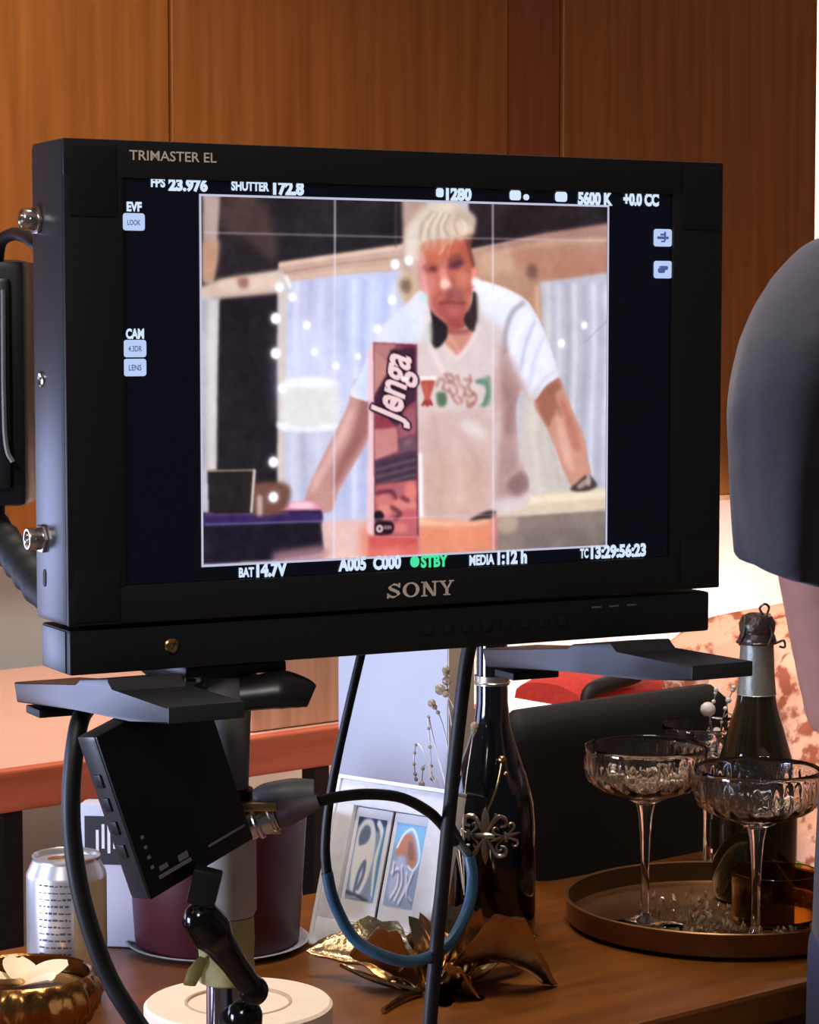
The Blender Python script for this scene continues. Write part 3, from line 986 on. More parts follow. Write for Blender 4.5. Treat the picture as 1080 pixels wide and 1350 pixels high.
P.line(Q((590, 345), (570, 410), (555, 460)), 1.0, (226, 156, 120), 1.2, .7)
# brows, eyes
P.poly(Q((365, 600), (390, 560), (430, 545), (475, 570), (470, 610), (430, 615), (390, 612)), (150, 78, 70), 2.2, .85)
P.poly(Q((415, 570), (440, 560), (465, 580), (455, 605), (425, 600)), (108, 50, 50), 1.7, .85)
P.line(Q((360, 572), (410, 540), (470, 555)), 1.8, (176, 96, 78), 1.4, .9)
P.poly(Q((550, 590), (560, 530), (600, 485), (640, 475), (680, 510), (690, 550), (650, 590), (600, 605)), (142, 76, 74), 2.4, .9)
P.poly(Q((565, 560), (590, 520), (650, 505), (680, 530), (660, 560), (600, 585)), (98, 50, 58), 2.0, .85)
P.line(Q((560, 520), (610, 475), (660, 478)), 1.6, (120, 66, 62), 1.6, .7)
P.line(Q((585, 600), (640, 600), (690, 570)), 2.0, (200, 116, 102), 1.8, .7)
# nose, cheeks
P.poly(Q((490, 600), (530, 580), (560, 640), (590, 700), (590, 740), (540, 760), (500, 740), (488, 690)), (226, 142, 122), 2.0, .95)
P.poly(Q((495, 690), (525, 660), (560, 680), (580, 720), (540, 745), (505, 735)), (250, 206, 192), 1.7, .95)
P.poly(Q((560, 600), (600, 640), (620, 700), (610, 740), (590, 700), (565, 650)), (178, 96, 86), 1.8, .9)
P.line(Q((470, 630), (465, 680), (470, 740)), 2.6, (190, 104, 96), 2, .7)
P.poly(Q((640, 620), (700, 610), (730, 650), (710, 720), (660, 720), (630, 680)), (212, 128, 106), 2.6, .85)
P.poly(Q((400, 640), (450, 630), (450, 720), (430, 780), (400, 760)), (216, 130, 122), 3, .8)
P.line(Q((500, 770), (460, 820), (440, 880)), 2.2, (176, 90, 86), 1.8, .7)
# moustache, mouth, chin
P.poly(Q((530, 780), (560, 745), (620, 735), (670, 750), (695, 800), (690, 850), (620, 850), (560, 845), (525, 850)), (146, 80, 74), 3.0, .8)
P.poly(Q((585, 760), (620, 745), (655, 760), (655, 790), (600, 795)), (164, 104, 98), 2.8, .7)
P.poly(Q((465, 880), (530, 860), (620, 865), (700, 870), (700, 960), (680, 1030), (620, 1055), (550, 1040), (490, 990), (455, 930)), (166, 82, 80), 3, .85)
P.line(Q((490, 862), (560, 850), (620, 858), (690, 858)), 1.8, (118, 54, 58), 1.6, .8)
P.poly(Q((540, 900), (620, 890), (670, 910), (650, 960), (580, 960)), (190, 102, 98), 2.6, .8)
P.line(Q((410, 850), (450, 940), (540, 1030)), 2.0, (202, 124, 122), 1.6, .8)
P.poly(Q((545, 1000), (640, 1010), (690, 1000), (680, 1060), (600, 1074), (545, 1050)), (158, 76, 72), 2.6, .8)
# ear and sideburn
P.poly(Q((752, 570), (790, 570), (796, 620), (775, 690), (752, 700)), (222, 146, 128), 1.4)
P.poly(Q((695, 330), (748, 335), (742, 420), (762, 500), (772, 565), (748, 560), (728, 470), (706, 400)), (118, 68, 48), 1.5, .95)
# hair
P.poly(Q((215, 480), (213, 380), (220, 270), (262, 190), (330, 100), (420, 58), (500, 50), (590, 50), (660, 80), (740, 128), (782, 175), (775, 240), (755, 300), (690, 322), (600, 326), (540, 345), (470, 345),
         (390, 365), (345, 390), (325, 440), (300, 520), (262, 500)), (206, 188, 168), 2.2)
P.poly(Q((216, 480), (222, 300), (270, 200), (330, 200), (310, 320), (330, 400), (300, 500), (260, 490)), (224, 210, 198), 2.6, .9)
P.poly(Q((340, 120), (440, 70), (600, 70), (640, 110), (560, 130), (430, 150), (340, 220)), (220, 206, 186), 3.4, .85)
P.poly(Q((560, 240), (650, 200), (740, 250), (760, 290), (690, 310), (600, 310)), (228, 202, 178), 2.6, .9)
P.poly(Q((600, 100), (700, 120), (760, 180), (740, 230), (660, 170)), (186, 170, 148), 3, .85)
for a, b, c in (((330, 340), (350, 220), (430, 120)), ((400, 340), (410, 240), (470, 130)), ((480, 330), (480, 240), (520, 140)), ((560, 320), (530, 240), (570, 150)), ((640, 310), (610, 230), (640, 150))):
    P.line(Q(a, b, c), 1.4, (166, 146, 126), 1.2, .55)
for a, b, c in (((360, 350), (380, 250), (450, 140)), ((440, 340), (440, 240), (500, 130)), ((520, 325), (500, 240), (540, 150)), ((690, 300), (700, 250), (680, 200))):
    P.line(Q(a, b, c), 1.4, (240, 226, 208), 1.2, .6)
P.poly(Q((318, 420), (390, 366), (470, 350), (560, 338), (690, 330), (690, 345), (560, 362), (460, 384), (380, 424), (330, 480)), (206, 150, 122), 3.0, .75)
for a, b, c in (((360, 330), (390, 370), (380, 420)), ((430, 310), (450, 360), (440, 400)), ((500, 300), (520, 350), (505, 400)), ((590, 300), (590, 340), (570, 380)), ((650, 290), (660, 330), (650, 352))):
    P.line(Q(a, b, c), 1.5, (222, 194, 164), 1.6, .6)
P.poly(Q((690, 318), (760, 290), (752, 330), (700, 345)), (160, 116, 86), 2.2, .7)
P.poly(Q((258, 420), (320, 400), (320, 520), (290, 640), (250, 520)), (222, 198, 184), 2.8, .6)
# headphones round the neck
P.poly(Q((415, 920), (450, 955), (540, 1030), (555, 1090), (540, 1150), (490, 1210), (440, 1220), (415, 1150), (412, 1050), (425, 1000)), (46, 40, 45), 1.2)
P.poly(Q((385, 1040), (415, 1010), (430, 1060), (430, 1160), (410, 1170), (390, 1110)), (116, 122, 92), 1.8, .85)
P.poly(Q((758, 765), (790, 800), (795, 960), (790, 1050), (775, 1088), (730, 1075), (690, 1020), (690, 960), (730, 900), (752, 830)), (62, 46, 44), 1.2)
P.line(Q((790, 800), (798, 950), (790, 1060)), 1.4, (150, 150, 128), 1.2, .7)
P.line(Q((800, 1040), (770, 1120), (700, 1230), (640, 1300)), 2.4, (236, 222, 220), 1.8, .85)
P.line(Q((420, 1200), (450, 1290), (520, 1420)), 2.4, (236, 214, 208), 1.8, .7)
P.poly(Q((330, 760), (385, 790), (400, 900), (420, 1150), (390, 1180), (350, 1000), (320, 860)), (226, 224, 226), 2.4, .85)
P.poly(Q((340, 800), (370, 790), (384, 820), (360, 850)), (176, 236, 220), 1.8, .8)
P.dot(*Q((778, 690))[0], 5, (246, 248, 255), 2.0)
# print on the shirt
V8 = cz(470, 440, 4.82)
P.poly(V8((412, 292), (495, 292), (490, 340), (470, 400), (478, 445), (440, 460), (425, 440), (432, 400), (418, 350)), (180, 74, 62), 1.2, .9)
P.line(V8((412, 283), (497, 281)), 2.4, (246, 226, 216), 0.8, smooth=False)
P.line(V8((440, 320), (448, 390)), 1.6, (206, 110, 90), 1.2, .7)
P.line(V8((420, 452), (440, 430), (452, 452), (466, 430), (478, 450)), 1.6, (150, 60, 48), 0.8)
P.poly(V8((508, 385), (520, 370), (560, 372), (575, 400), (570, 445), (545, 466), (515, 450)), (66, 100, 68), 1.6, .85)
for pts in (((510, 330), (530, 290), (560, 300), (550, 340)), ((560, 260), (600, 262), (620, 290), (590, 300), (570, 270)), ((580, 310), (620, 320), (640, 370), (610, 390), (590, 350)), ((640, 270), (660, 330), (690, 350), (680, 400)),
            ((610, 400), (640, 440), (670, 430), (650, 400)), ((690, 290), (720, 300), (710, 340), (740, 380)), ((690, 380), (720, 400), (750, 380), (760, 420), (720, 450), (700, 420)), ((705, 455), (720, 465), (745, 440)), ((720, 268), (728, 300)), ((550, 350), (590, 370))):
    P.line(V8(*pts), 2.0, (164, 104, 88), 1.2, .6)
for pts in (((600, 330), (630, 345)), ((650, 300), (672, 380)), ((700, 410), (735, 425)), ((640, 420), (660, 445))):
    P.line(V8(*pts), 1.3, (214, 178, 166), 1.0, .8)
P.poly(V8((755, 300), (800, 280), (850, 275), (852, 430), (820, 465), (780, 460), (800, 430), (820, 360), (790, 330)), (122, 150, 130), 1.4, .8)
P.line(V8((765, 305), (820, 310), (835, 380), (810, 450)), 2.0, (84, 126, 102), 1.4, .7)
P.line(V8((780, 335), (810, 350), (790, 430)), 1.8, (214, 200, 190), 1.2, .7)
# --- the tall game carton
P.poly([(485, 462), (492, 450), (492, 710), (484, 700), (486, 560)], (236, 196, 202), 1.2, smooth=False)
bx = P.poly(V8((108, 54), (378, 68), (392, 1282), (114, 1285)), (150, 78, 88), 0.8, smooth=False)


def bp(pts, c, b=1.2, a=1.0, sm=False): P.poly(V8(*pts), c, b, a, sm, clip=bx)


bp(((230, 66), (378, 70), (382, 230), (340, 230), (300, 90)), (124, 58, 92))
bp(((112, 60), (250, 66), (215, 150), (180, 170), (112, 100)), (182, 122, 120))
bp(((112, 100), (190, 165), (206, 240), (112, 390)), (192, 138, 128))
bp(((112, 400), (205, 240), (215, 100), (370, 90), (384, 420), (300, 480), (290, 600), (210, 560), (112, 470)), (76, 46, 62))
bp(((112, 520), (200, 530), (230, 590), (112, 612)), (150, 64, 78))
bp(((112, 608), (258, 596), (266, 742), (116, 806)), (202, 134, 132))
bp(((260, 600), (300, 500), (386, 460), (388, 640), (280, 665)), (158, 94, 104), sm=False)
bp(((268, 664), (388, 634), (390, 736), (300, 754), (270, 750)), (112, 82, 94))
bp(((300, 680), (350, 665), (356, 700), (310, 712)), (146, 106, 116), 2)
bp(((114, 806), (300, 752), (390, 734), (390, 930), (250, 975), (118, 1010)), (82, 62, 76))
for k in range(7):
    P.line(V8((130, 838 + 24 * k), (380, 772 + 24 * k)), 1.2, (116, 92, 102) if k % 2 else (62, 46, 58), 1.2, .7, clip=bx)
bp(((118, 960), (390, 925), (392, 1285), (118, 1285)), (186, 100, 100))
for (x, y, rx, ry, c) in ((170, 1055, 50, 46, (206, 124, 120)), (270, 1000, 44, 36, (176, 102, 112)), (345, 1000, 40, 60, (222, 128, 118)), (300, 1090, 90, 46, (216, 132, 122)), (180, 1120, 50, 40, (222, 138, 128)), (330, 1170, 60, 60, (196, 96, 104)), (270, 1230, 60, 30, (212, 126, 118))):
    bp([(x + rx * math.cos(q * .6283), y + ry * math.sin(q * .6283)) for q in range(10)], c, 1.8, .95, True)
for pts in (((130, 1010), (220, 1000), (250, 1040)), ((225, 1100), (280, 1140), (250, 1170)), ((290, 1040), (330, 1060))):
    P.line(V8(*pts), 2.4, (92, 42, 54), 1.4, .8, clip=bx)
bp([(140 + 36 * math.cos(q * .6283), 1155 + 34 * math.sin(q * .6283)) for q in range(10)], (46, 32, 42), 1.0, 1, True)
bp(((116, 1210), (140, 1190), (220, 1190), (240, 1225), (220, 1270), (140, 1282), (116, 1260)), (44, 30, 40), 1.0, 1, True)
P.dot(*V8((148, 1236))[0], 4.6, (224, 194, 190), 0.7)
P.dot(*V8((148, 1236))[0], 1.8, (70, 44, 52), 0.6)
P.line(V8((180, 1228), (216, 1228)), 2.2, (150, 118, 122), 0.8)
P.line(V8((380, 70), (392, 1280)), 1.0, (84, 38, 48), 1.0, .8)
# its lettering, running up the carton
TV, TT = text_tris('Jenga', 0.03, 0.98)
o_ = np.array((338., 612.)); ex = np.array((76., -432.)); ey = np.array((-252., -106.))
LV = np.array([pfn(*V8(tuple(o_ + a * ex + (b * 1.0) * ey))[0]) for a, b in TV])
P.tris(LV, TT, (44, 28, 40), 0.7, 2.2)
P.tris(LV, TT, (232, 200, 200), 0.5, 0.9)
P.poly(V8((290, 284), (300, 276), (330, 284), (326, 296), (300, 298)), (252, 246, 250), 0.9, .9)
P.poly([(486, 706), (552, 706), (552, 740), (486, 740)], (206, 92, 86), 1.6, smooth=False)
P.poly([(486, 722), (552, 718), (552, 740), (486, 740)], (226, 122, 112), 2.6, .8, smooth=False)
# fairy lights, out of focus
for x, y, r in ((369, 379, 5.4), (386, 392, 5.2), (364, 420, 6.6), (364, 466, 6.6), (373, 512, 5.6), (405, 429, 4.8), (415, 464, 4.4), (443, 482, 4.6), (472, 470, 3.6), (521, 349, 5.8), (539, 344, 5.4), (517, 396, 5.4),
                (498, 434, 5.2), (361, 609, 6.4), (361, 655, 6.2), (740, 453, 4.6), (770, 429, 4.0)):
    P.dot(x, y, r + 2.2, (226, 226, 238), 2.2, .35)
    P.dot(x, y, r, (250, 252, 255), 0.9, .97)
# framing lines drawn over the picture by the camera
for x, a in ((442, .75), (649.5, .7)): P.line([(x, 262), (x + (1 if x > 500 else -1.5), 740)], 1.0, (226, 220, 240), 0.8, a, smooth=False)
P.line([(270, 307), (522, 313), (640, 315), (802, 318)], 0.8, (206, 192, 200), 0.8, .6, smooth=False)
P.line([(272, 691), (442, 686), (802, 672)], 0.7, (206, 196, 216), 0.8, .5, smooth=False)
P.grain(1.0, 0.9); P.grain(1.6, 3.0); P.grain(2.0, 9.0)
g_ = P.img.mean(-1, keepdims=True)
P.img = 132 + (g_ + (P.img - g_) * 0.94 - 128) * 1.13 + np.array((0.0, -1.5, 2.0))
pic = P.mesh('live_picture', lambda u, v: np.stack([PU0 + u * (PU1 - PU0), np.full_like(u, 0.0022), PV1 - v * (PV1 - PV0)], -1), print_mat('live_picture', 1.0, 0.25), screen)

# frame line round the picture and the read-outs
GL = {k: glow('glow_' + k, c) for k, c in dict(line=(196, 194, 220), white=(214, 232, 255), dim=(128, 130, 156), key=(186, 206, 246), mark=(70, 96, 150), green=(70, 232, 160)).items()}
YS = 0.0019
bm = B()
g = 0.0013
for a in ((PU0 - g, PU1 + g, PV1, PV1 + g), (PU0 - g, PU1 + g, PV0 - g, PV0), (PU0 - g, PU0, PV0, PV1), (PU1, PU1 + g, PV0, PV1)):
    flat_poly(bm, [(a[0], YS, a[2]), (a[1], YS, a[2]), (a[1], YS, a[3]), (a[0], YS, a[3])])
obj('frame_line', bm, GL['line'], screen, smooth=False)


def rect(x0, y0, x1, y1):
    """rectangle on the screen from its left and right ends in the photograph"""
    ua, ub = mon(x0, (y0 + y1) / 2, YS)[0], mon(x1, (y0 + y1) / 2, YS)[0]
    xm = (x0 + x1) / 2
    return ua, ub, mon(xm, y1, YS)[1], mon(xm, y0, YS)[1]


def rrect(bm, r, rad, mi=0, y=YS):
    ua, ub, va, vb = r
    pts = []
    for cx, cy, a0 in ((ub - rad, vb - rad, 0), (ua + rad, vb - rad, 90), (ua + rad, va + rad, 180), (ub - rad, va + rad, 270)):
        for k in range(5):
            a = math.radians(a0 + k * 22.5)
            pts.append((cx + rad * math.cos(a), y, cy + rad * math.sin(a)))
    flat_poly(bm, pts, mi)


def readout(name, words, mi_text='white', under=0):
    bm = B()
    for s, box_, off in words:
        ua, ub, va, vb = rect(*box_)
        if s == '#':
            rrect(bm, (ua, ub, va, vb), min(ub - ua, vb - va) * 0.3)
        elif s == '@':
            rrect(bm, (ua, ub, va, vb), min(ub - ua, vb - va) * 0.49)
        else:
            add_text(bm, s, lambda a, b: (ua + a * (ub - ua), YS, va + b * (vb - va)), off)
        if under:
            h = 0.0007
            z = vb + 0.0026 if under > 0 else va - 0.0026
            flat_poly(bm, [(ua, YS, z), (ub, YS, z), (ub, YS, z + h), (ua, YS, z + h)], 1)
    obj(name, bm, [GL[mi_text], GL['dim']], screen, smooth=False)


readout('frame_rate_readout', [('FPS', (199, 234, 218, 247), .045), ('23.976', (222, 235, 274, 253), .062)], under=1)
readout('shutter_readout', [('SHUTTER', (305, 239, 355, 252), .045), ('172.8', (360, 239, 401, 258), .062)], under=1)
readout('sensitivity_readout', [('#', (575, 248, 585, 260), 0), ('1280', (588, 247, 622, 265), .062)], under=1)
readout('filter_readout', [('#', (672, 251, 687, 264), 0), ('@', (690, 256, 698, 264), 0)])
readout('white_balance_readout', [('#', (732, 253, 748, 266), 0), ('5600 K', (762, 252, 808, 271), .062)], under=1)
readout('tint_readout', [('+0.0 CC', (822, 254, 869, 272), .062)], under=1)
readout('battery_readout', [('BAT', (315, 748, 335, 761), .045), ('14.7V', (338, 741, 379, 761), .062)], under=-1)
readout('reel_readout', [('A005', (446, 734, 483, 753), .055)], under=-1)
readout('clip_readout', [('C000', (492, 732, 529, 751), .055)], under=-1)
readout('standby_readout', [('@', (541, 733, 553, 748), 0), ('STBY', (555, 731, 591, 748), .05)], 'green', -1)
readout('media_readout', [('MEDIA', (619, 731, 652, 745), .045), ('1:12 h', (656, 725, 695, 744), .055)], under=-1)
readout('timecode_readout', [('TC', (765, 723, 776, 736), .045), ('13:29:56:23', (779, 717, 852, 736), .055)], under=-1)
readout('menu_caption', [('EVF', (167, 266, 187, 279), .05)])
readout('menu_caption', [('CAM', (166, 433, 190, 447), .05)])


def menu_key(b, marks):
    bm = B()
    r = rect(*b)
    rrect(bm, r, 0.0017)
    ua, ub, va, vb = r
    for kind, a0, a1, b0, b1 in marks:
        q = (ua + a0 * (ub - ua), ua + a1 * (ub - ua), va + b0 * (vb - va), va + b1 * (vb - va))
        if isinstance(kind, str):
            add_text(bm, kind, lambda a, c: (q[0] + a * (q[1] - q[0]), YS - 0.0002, q[2] + c * (q[3] - q[2])), 0.02, 1)
        else:
            rrect(bm, q, min(q[1] - q[0], q[3] - q[2]) * 0.4, 1, YS - 0.0002)
    obj('menu_key', bm, [GL['key'], GL['mark']], screen, smooth=False)


menu_key((162, 281, 191, 304), [('LOOK', .2, .8, .3, .62)])
menu_key((163, 448, 193, 471), [('4.3DR', .2, .8, .32, .66)])
menu_key((163, 473, 193, 496), [('LENS', .22, .78, .32, .66)])
menu_key((862, 302, 886, 325), [(0, .18, .82, .42, .58), (0, .36, .68, .62, .74), (0, .56, .66, .3, .86), (0, .4, .62, .24, .34)])
menu_key((862, 344, 886, 367), [(0, .22, .62, .3, .6), (0, .36, .78, .48, .72), (0, .28, .5, .62, .7)])
# ------------------------------------------------------------------ stand carrying the monitor
SX = at(297, 1000, 1.42)
SX.z = 0
st = thing('monitor_stand', 'grey metal monitor stand with chrome lower tube and taped joint', 'stand', SX)


def zy(y, Y=1.42): return at(297, y, Y).z


bm = B(); cyl(bm, (0, 0, 0.02), (0, 0, zy(1293)), 0.0122)
obj('chrome_tube', bm, M['chrome'], st)
bm = B(); lathe(bm, [(0.0125, zy(1296)), (0.0165, zy(1292)), (0.0172, zy(1275)), (0.0162, zy(1262)), (0.0170, zy(1240)), (0.0165, zy(1207)), (0.0125, zy(1206))], 36, closed=True)
tube(bm, [(-0.012, -0.0125, zy(1256)), (-0.017, -0.0125, zy(1272)), (-0.021, -0.0115, zy(1292))], [.004, .006, .0045], 8, 5, flat=.25)
obj('tape_wrap', bm, M['green_tape'], st)
bm = B(); lathe(bm, [(0, zy(1206)), (0.0168, zy(1205)), (0.0182, zy(1198)), (0.0182, zy(1090)), (0.0170, zy(1060)), (0, zy(1060))], 40)
obj('sleeve', bm, M['grey_metal'], st)
bm = B(); lathe(bm, [(0, zy(1060)), (0.0165, zy(1059)), (0.0165, zy(1040)), (0, zy(1039))], 36)
obj('collar', bm, M['black_metal'], st)
bm = B(); lathe(bm, [(0, zy(1039)), (0.0138, zy(1038)), (0.0150, zy(960)), (0.0158, zy(925)), (0, zy(925))], 40)
obj('upper_tube', bm, M['dark_grey'], st)
# head under the monitor with its tightening handle
bm = B()
cyl(bm, (0, 0, zy(926)), (0, 0, zy(884)), 0.0195, 0.0190, 32, 0.002)
cyl(bm, (-0.018, 0.0, zy(905)), (-0.010, -0.016, zy(905)), 0.005)
obj('receiver_head', bm, M['dark_grey'], st)
bm = B(); box(bm, -0.034, 0.030, -0.022, 0.028, zy(883.5), MB.z - 0.0012, 0.0015, Matrix.Rotation(math.radians(28), 4, 'Z'))
obj('mount_plate', bm, M['black_metal'], st)
bm = B(); cyl(bm, (-0.0165, -0.0105, zy(918)), (-0.0165, -0.0105, zy(890)), 0.0062, n=20)
obj('locking_pin', bm, M['chrome'], st)
bm = B()
hp = [at(x, y, 1.40) - SX for x, y in ((318, 915), (345, 912), (372, 909), (398, 913), (411, 918))]
tube(bm, hp, [0.011, 0.0115, 0.0125, 0.0100, 0.0075], 16, 6, flat=0.75)
obj('tightening_handle', bm, M['black_metal'], st)
# clamp ring and lever lower down
bm = B()
lathe(bm, [(0.0185, zy(1098)), (0.0225, zy(1098)), (0.0225, zy(1062)), (0.0185, zy(1062))], 36, closed=True)
box(bm, 0.016, 0.034, -0.010, 0.008, zy(1096), zy(1064), 0.002)
box(bm, -0.006, 0.032, -0.0245, -0.017, zy(1060), zy(1048), 0.002)
obj('clamp_ring', bm, M['brass'], st)
bm = B()
tube(bm, [at(x, y, 1.41) - SX for x, y in ((338, 1056), (352, 1051), (385, 1045), (414, 1044))], [0.0065, 0.0085, 0.0085, 0.0075], 14, 5)
obj('clamp_lever', bm, M['dark_grey'], st)
for k in range(3):
    a = math.radians(90 + 120 * k)
    bm = B(); tube(bm, [(0.010 * math.cos(a), 0.010 * math.sin(a), 0.16), (0.10 * math.cos(a), 0.10 * math.sin(a), 0.11), (0.36 * math.cos(a), 0.36 * math.sin(a), 0.012)], 0.011, 12, 6)
    obj('leg', bm, M['chrome'], st)
bm = B(); lathe(bm, [(0.0125, 0.19), (0.019, 0.19), (0.019, 0.13), (0.0125, 0.13)], 28, closed=True)
obj('leg_collar', bm, M['black_metal'], st)

# ------------------------------------------------------------------ small monitor on an articulated arm
Yq = 1.335
fm = thing('field_monitor', 'small switched-off black monitor tilted on a ball arm under the large monitor', 'monitor', at(258, 1168, Yq))
o3 = at(198, 1188, 1.32)
ww = Vector((0.0525, 0.053, 0.0225)).normalized()
hv = Vector((-0.034, -0.016, 0.100))
hv = (hv - ww * hv.dot(ww)).normalized()
nn = ww.cross(hv).normalized()               # points away or towards
if nn.y < 0: nn = -nn                        # nn goes backwards
Mx = Matrix(((ww.x, nn.x, hv.x, 0), (ww.y, nn.y, hv.y, 0), (ww.z, nn.z, hv.z, 0), (0, 0, 0, 1)))
Mx = Matrix.Translation(o3 - fm.location) @ Mx
FWd, FHt, FTk = 0.080, 0.0985, 0.018
bm = B(); box(bm, 0, FWd, 0.001, FTk, 0, FHt, 0.003, Mx)
body = obj('body', bm, M['side_plastic'], fm)
bm = B(); box(bm, 0.0006, FWd - 0.0006, -0.0008, 0.0012, 0.0006, FHt - 0.0006, 0.0008, Mx)
obj('front_glass', bm, mat('dark_glass', (10, 10, 12), 0.3, var=0.05), fm)
bm = B()
box(bm, 0.010, 0.034, -0.0013, -0.0008, 0.0085, 0.0105, 0, Mx)
box(bm, 0.012, 0.018, -0.0013, -0.0008, 0.0125, 0.0150, 0, Mx)
box(bm, 0.026, 0.033, -0.0013, -0.0008, 0.0115, 0.0150, 0, Mx)
box(bm, 0.048, 0.076, -0.0013, -0.0008, 0.0100, 0.0112, 0, Mx)
for k in range(4): box(bm, 0.0068, 0.0088, -0.0013, -0.0008, 0.016 + 0.006 * k, 0.0178 + 0.006 * k, 0, Mx)
obj('panel_marking', bm, M['dark_grey'], fm, smooth=False)
bm = B()
for k in range(4): box(bm, -0.0012, 0.0005, 0.006, 0.012, 0.026 + 0.014 * k, 0.034 + 0.014 * k, 0.0005, Mx)
obj('side_button', bm, M['black_plastic'], body)
bm = B()
a0, a1 = at(255, 1166, 1.335) - fm.location, at(262, 1196, 1.335) - fm.location
T = Matrix.Translation(a1) @ Matrix.Rotation(math.radians(14), 4, 'Y')
box(bm, -0.0075, 0.0085, -0.006, 0.008, 0.002, 0.022, 0.0015, T)
obj('shoe_mount', bm, M['black_metal'], fm)
A = [at(x, y, Y) - fm.location for x, y, Y in ((266, 1212, 1.335), (334, 1306, 1.36), (318, 1340, 1.375), (312, 1400, 1.395))]
bm = B(); ball(bm, A[0], 0.0105, 3)
obj('ball_joint', bm, M['black_gloss'], fm)
bm = B()
d = (A[1] - A[0]).normalized()
tube(bm, [A[0] - d * 0.004, A[0] + d * 0.010, A[0] + d * 0.020, A[0] + (A[1] - A[0]) * 0.6, A[1] - d * 0.004], [0.0105, 0.0125, 0.0092, 0.0075, 0.0070], 18, 6)
obj('arm', bm, M['black_gloss'], fm)
bm = B(); ball(bm, A[1], 0.0088, 3); ball(bm, A[2] + Vector((0.002, 0, 0)), 0.0105, 3)
obj('ball_joint', bm, M['black_gloss'], fm)
bm = B(); cyl(bm, A[2], A[3], 0.0125, 0.0135, 24, 0.002)
cyl(bm, A[3] + Vector((0, 0, 0.004)), SX + Vector((0.012, -0.004, A[3].z + fm.location.z)) - fm.location, 0.007)
obj('arm_base', bm, M['black_metal'], fm)
bm = B(); z0 = A[3].z
c = SX - fm.location
lathe(bm, [(0.0124, z0 - 0.012), (0.020, z0 - 0.012), (0.020, z0 + 0.010), (0.0124, z0 + 0.010)], 32, Matrix.Translation((c.x, c.y, 0)), closed=True)
obj('pole_clamp', bm, M['black_metal'], fm)

# ------------------------------------------------------------------ black unit behind the monitor on the left
vu = thing('video_receiver', 'black ribbed unit held on an arm behind the left edge of the monitor', 'receiver', at(-10, 668, 1.60))
bl_ = vu.location
x0, x1 = at(-150, 500, 1.6).x - bl_.x, at(34, 500, 1.6).x - bl_.x
zt = at(0, 342, 1.6).z - bl_.z
bm = B(); box(bm, x0, x1, 0.0, 0.05, 0.0, zt, 0.006)
for k in range(4): box(bm, x0 + 0.006 + 0.0215 * k, x0 + 0.018 + 0.0215 * k, -0.006, 0.0005, 0.012, zt - 0.012, 0.003)
obj('body', bm, M['black_metal'], vu)
bm = B(); tube(bm, [(x1 - 0.013, -0.0075, zt - 0.02), (x1 - 0.013, -0.008, 0.05), (x1 - 0.008, -0.008, 0.03)], 0.0016, 8, 5)
obj('edge_trim', bm, M['dark_grey'], vu)
bm = B()
P0, P1 = at(-14, 690, 1.62) - bl_, Vector((SX.x - 0.012, SX.y + 0.012, at(297, 905, 1.44).z)) - bl_
Pm = at(60, 782, 1.53) - bl_
rs = []
for k in range(25):
    rs.append(0.0125 if k % 2 else 0.0108)
path = [P0 + (Pm - P0) * (k / 12) if k < 12 else Pm + (P1 - Pm) * ((k - 12) / 12) for k in range(25)]
tube(bm, [P0 + Vector((0, 0, 0.03))] + path, [0.011] + rs, 14, 2)
obj('support_arm', bm, M['rubber'], vu)
bm = B()
q = at(-12, 345, 1.6) - bl_
tube(bm, [q + Vector((0, 0.02, -0.01)), at(0, 322, 1.59) - bl_, at(16, 309, 1.56) - bl_, at(34, 312, 1.50) - bl_, at(60, 330, 1.455) - bl_, MB + MD * 0.06 + MN * 0.0925 + Vector((0, 0, 0.22)) - bl_], 0.0042, 12, 8)
obj('lead', bm, M['cable'], vu)


# ------------------------------------------------------------------ cables hanging round the stand
def cable(label, pts, r, m, group=None, n=12):
    bm = B()
    P = [at(*p) for p in pts]
    b0 = P[-1].copy()
    tube(bm, [p - b0 for p in P], r, n, 10)
    o = obj('cable', bm, m)
    o.location = b0
    tag(o, label, 'cable', group)
    return o


cable('thick black cable curving down left of the small tilted monitor', [(122, 925, 1.44), (104, 955, 1.41), (94, 1040, 1.40), (97, 1120, 1.40), (112, 1200, 1.40), (142, 1285, 1.40), (178, 1345, 1.40), (230, 1420, 1.42), (290, 1560, 1.46)], 0.0056, M['cable'])
cable('stiff black cable hanging straight from the monitor past the gold leaf dish', [(622, 842, 1.50), (614, 880, 1.505), (600, 1000, 1.51), (583, 1170, 1.515), (570, 1310, 1.52), (556, 1480, 1.52), (520, 1800, 1.50)], [0.0046] * 4 + [0.0048] * 3, M['cable'])
lp = thing('cable', 'thin cable looping down in front of the picture frame, its lower bend tinted blue as reflected light', 'cable', at(548, 1267, 1.51))
b0 = lp.location
up1 = [(482, 842, 1.50), (474, 872, 1.50), (448, 985, 1.50), (434, 1060, 1.50), (429, 1115, 1.50), (431, 1150, 1.50)]
low = [(431, 1150, 1.50), (441, 1190, 1.50), (466, 1236, 1.50), (505, 1260, 1.50), (548, 1267, 1.51), (590, 1246, 1.53), (616, 1200, 1.55), (623, 1160, 1.56), (619, 1130, 1.565)]
up2 = [(619, 1130, 1.565), (604, 1106, 1.57), (592, 1070, 1.57), (600, 980, 1.57), (609, 900, 1.56), (616, 842, 1.54)]
bm = B(); tube(bm, [at(*p) - b0 for p in up1], [.0029] * 4 + [.0031, .0034], 12, 10)
obj('dark_run', bm, M['cable'], lp)
bm = B(); tube(bm, [at(*p) - b0 for p in low], 0.0038, 12, 10)
obj('blue_lit_bend', bm, M['cable_lit_blue'], lp)  # same dark cable; the blue reflection is painted onto this bend
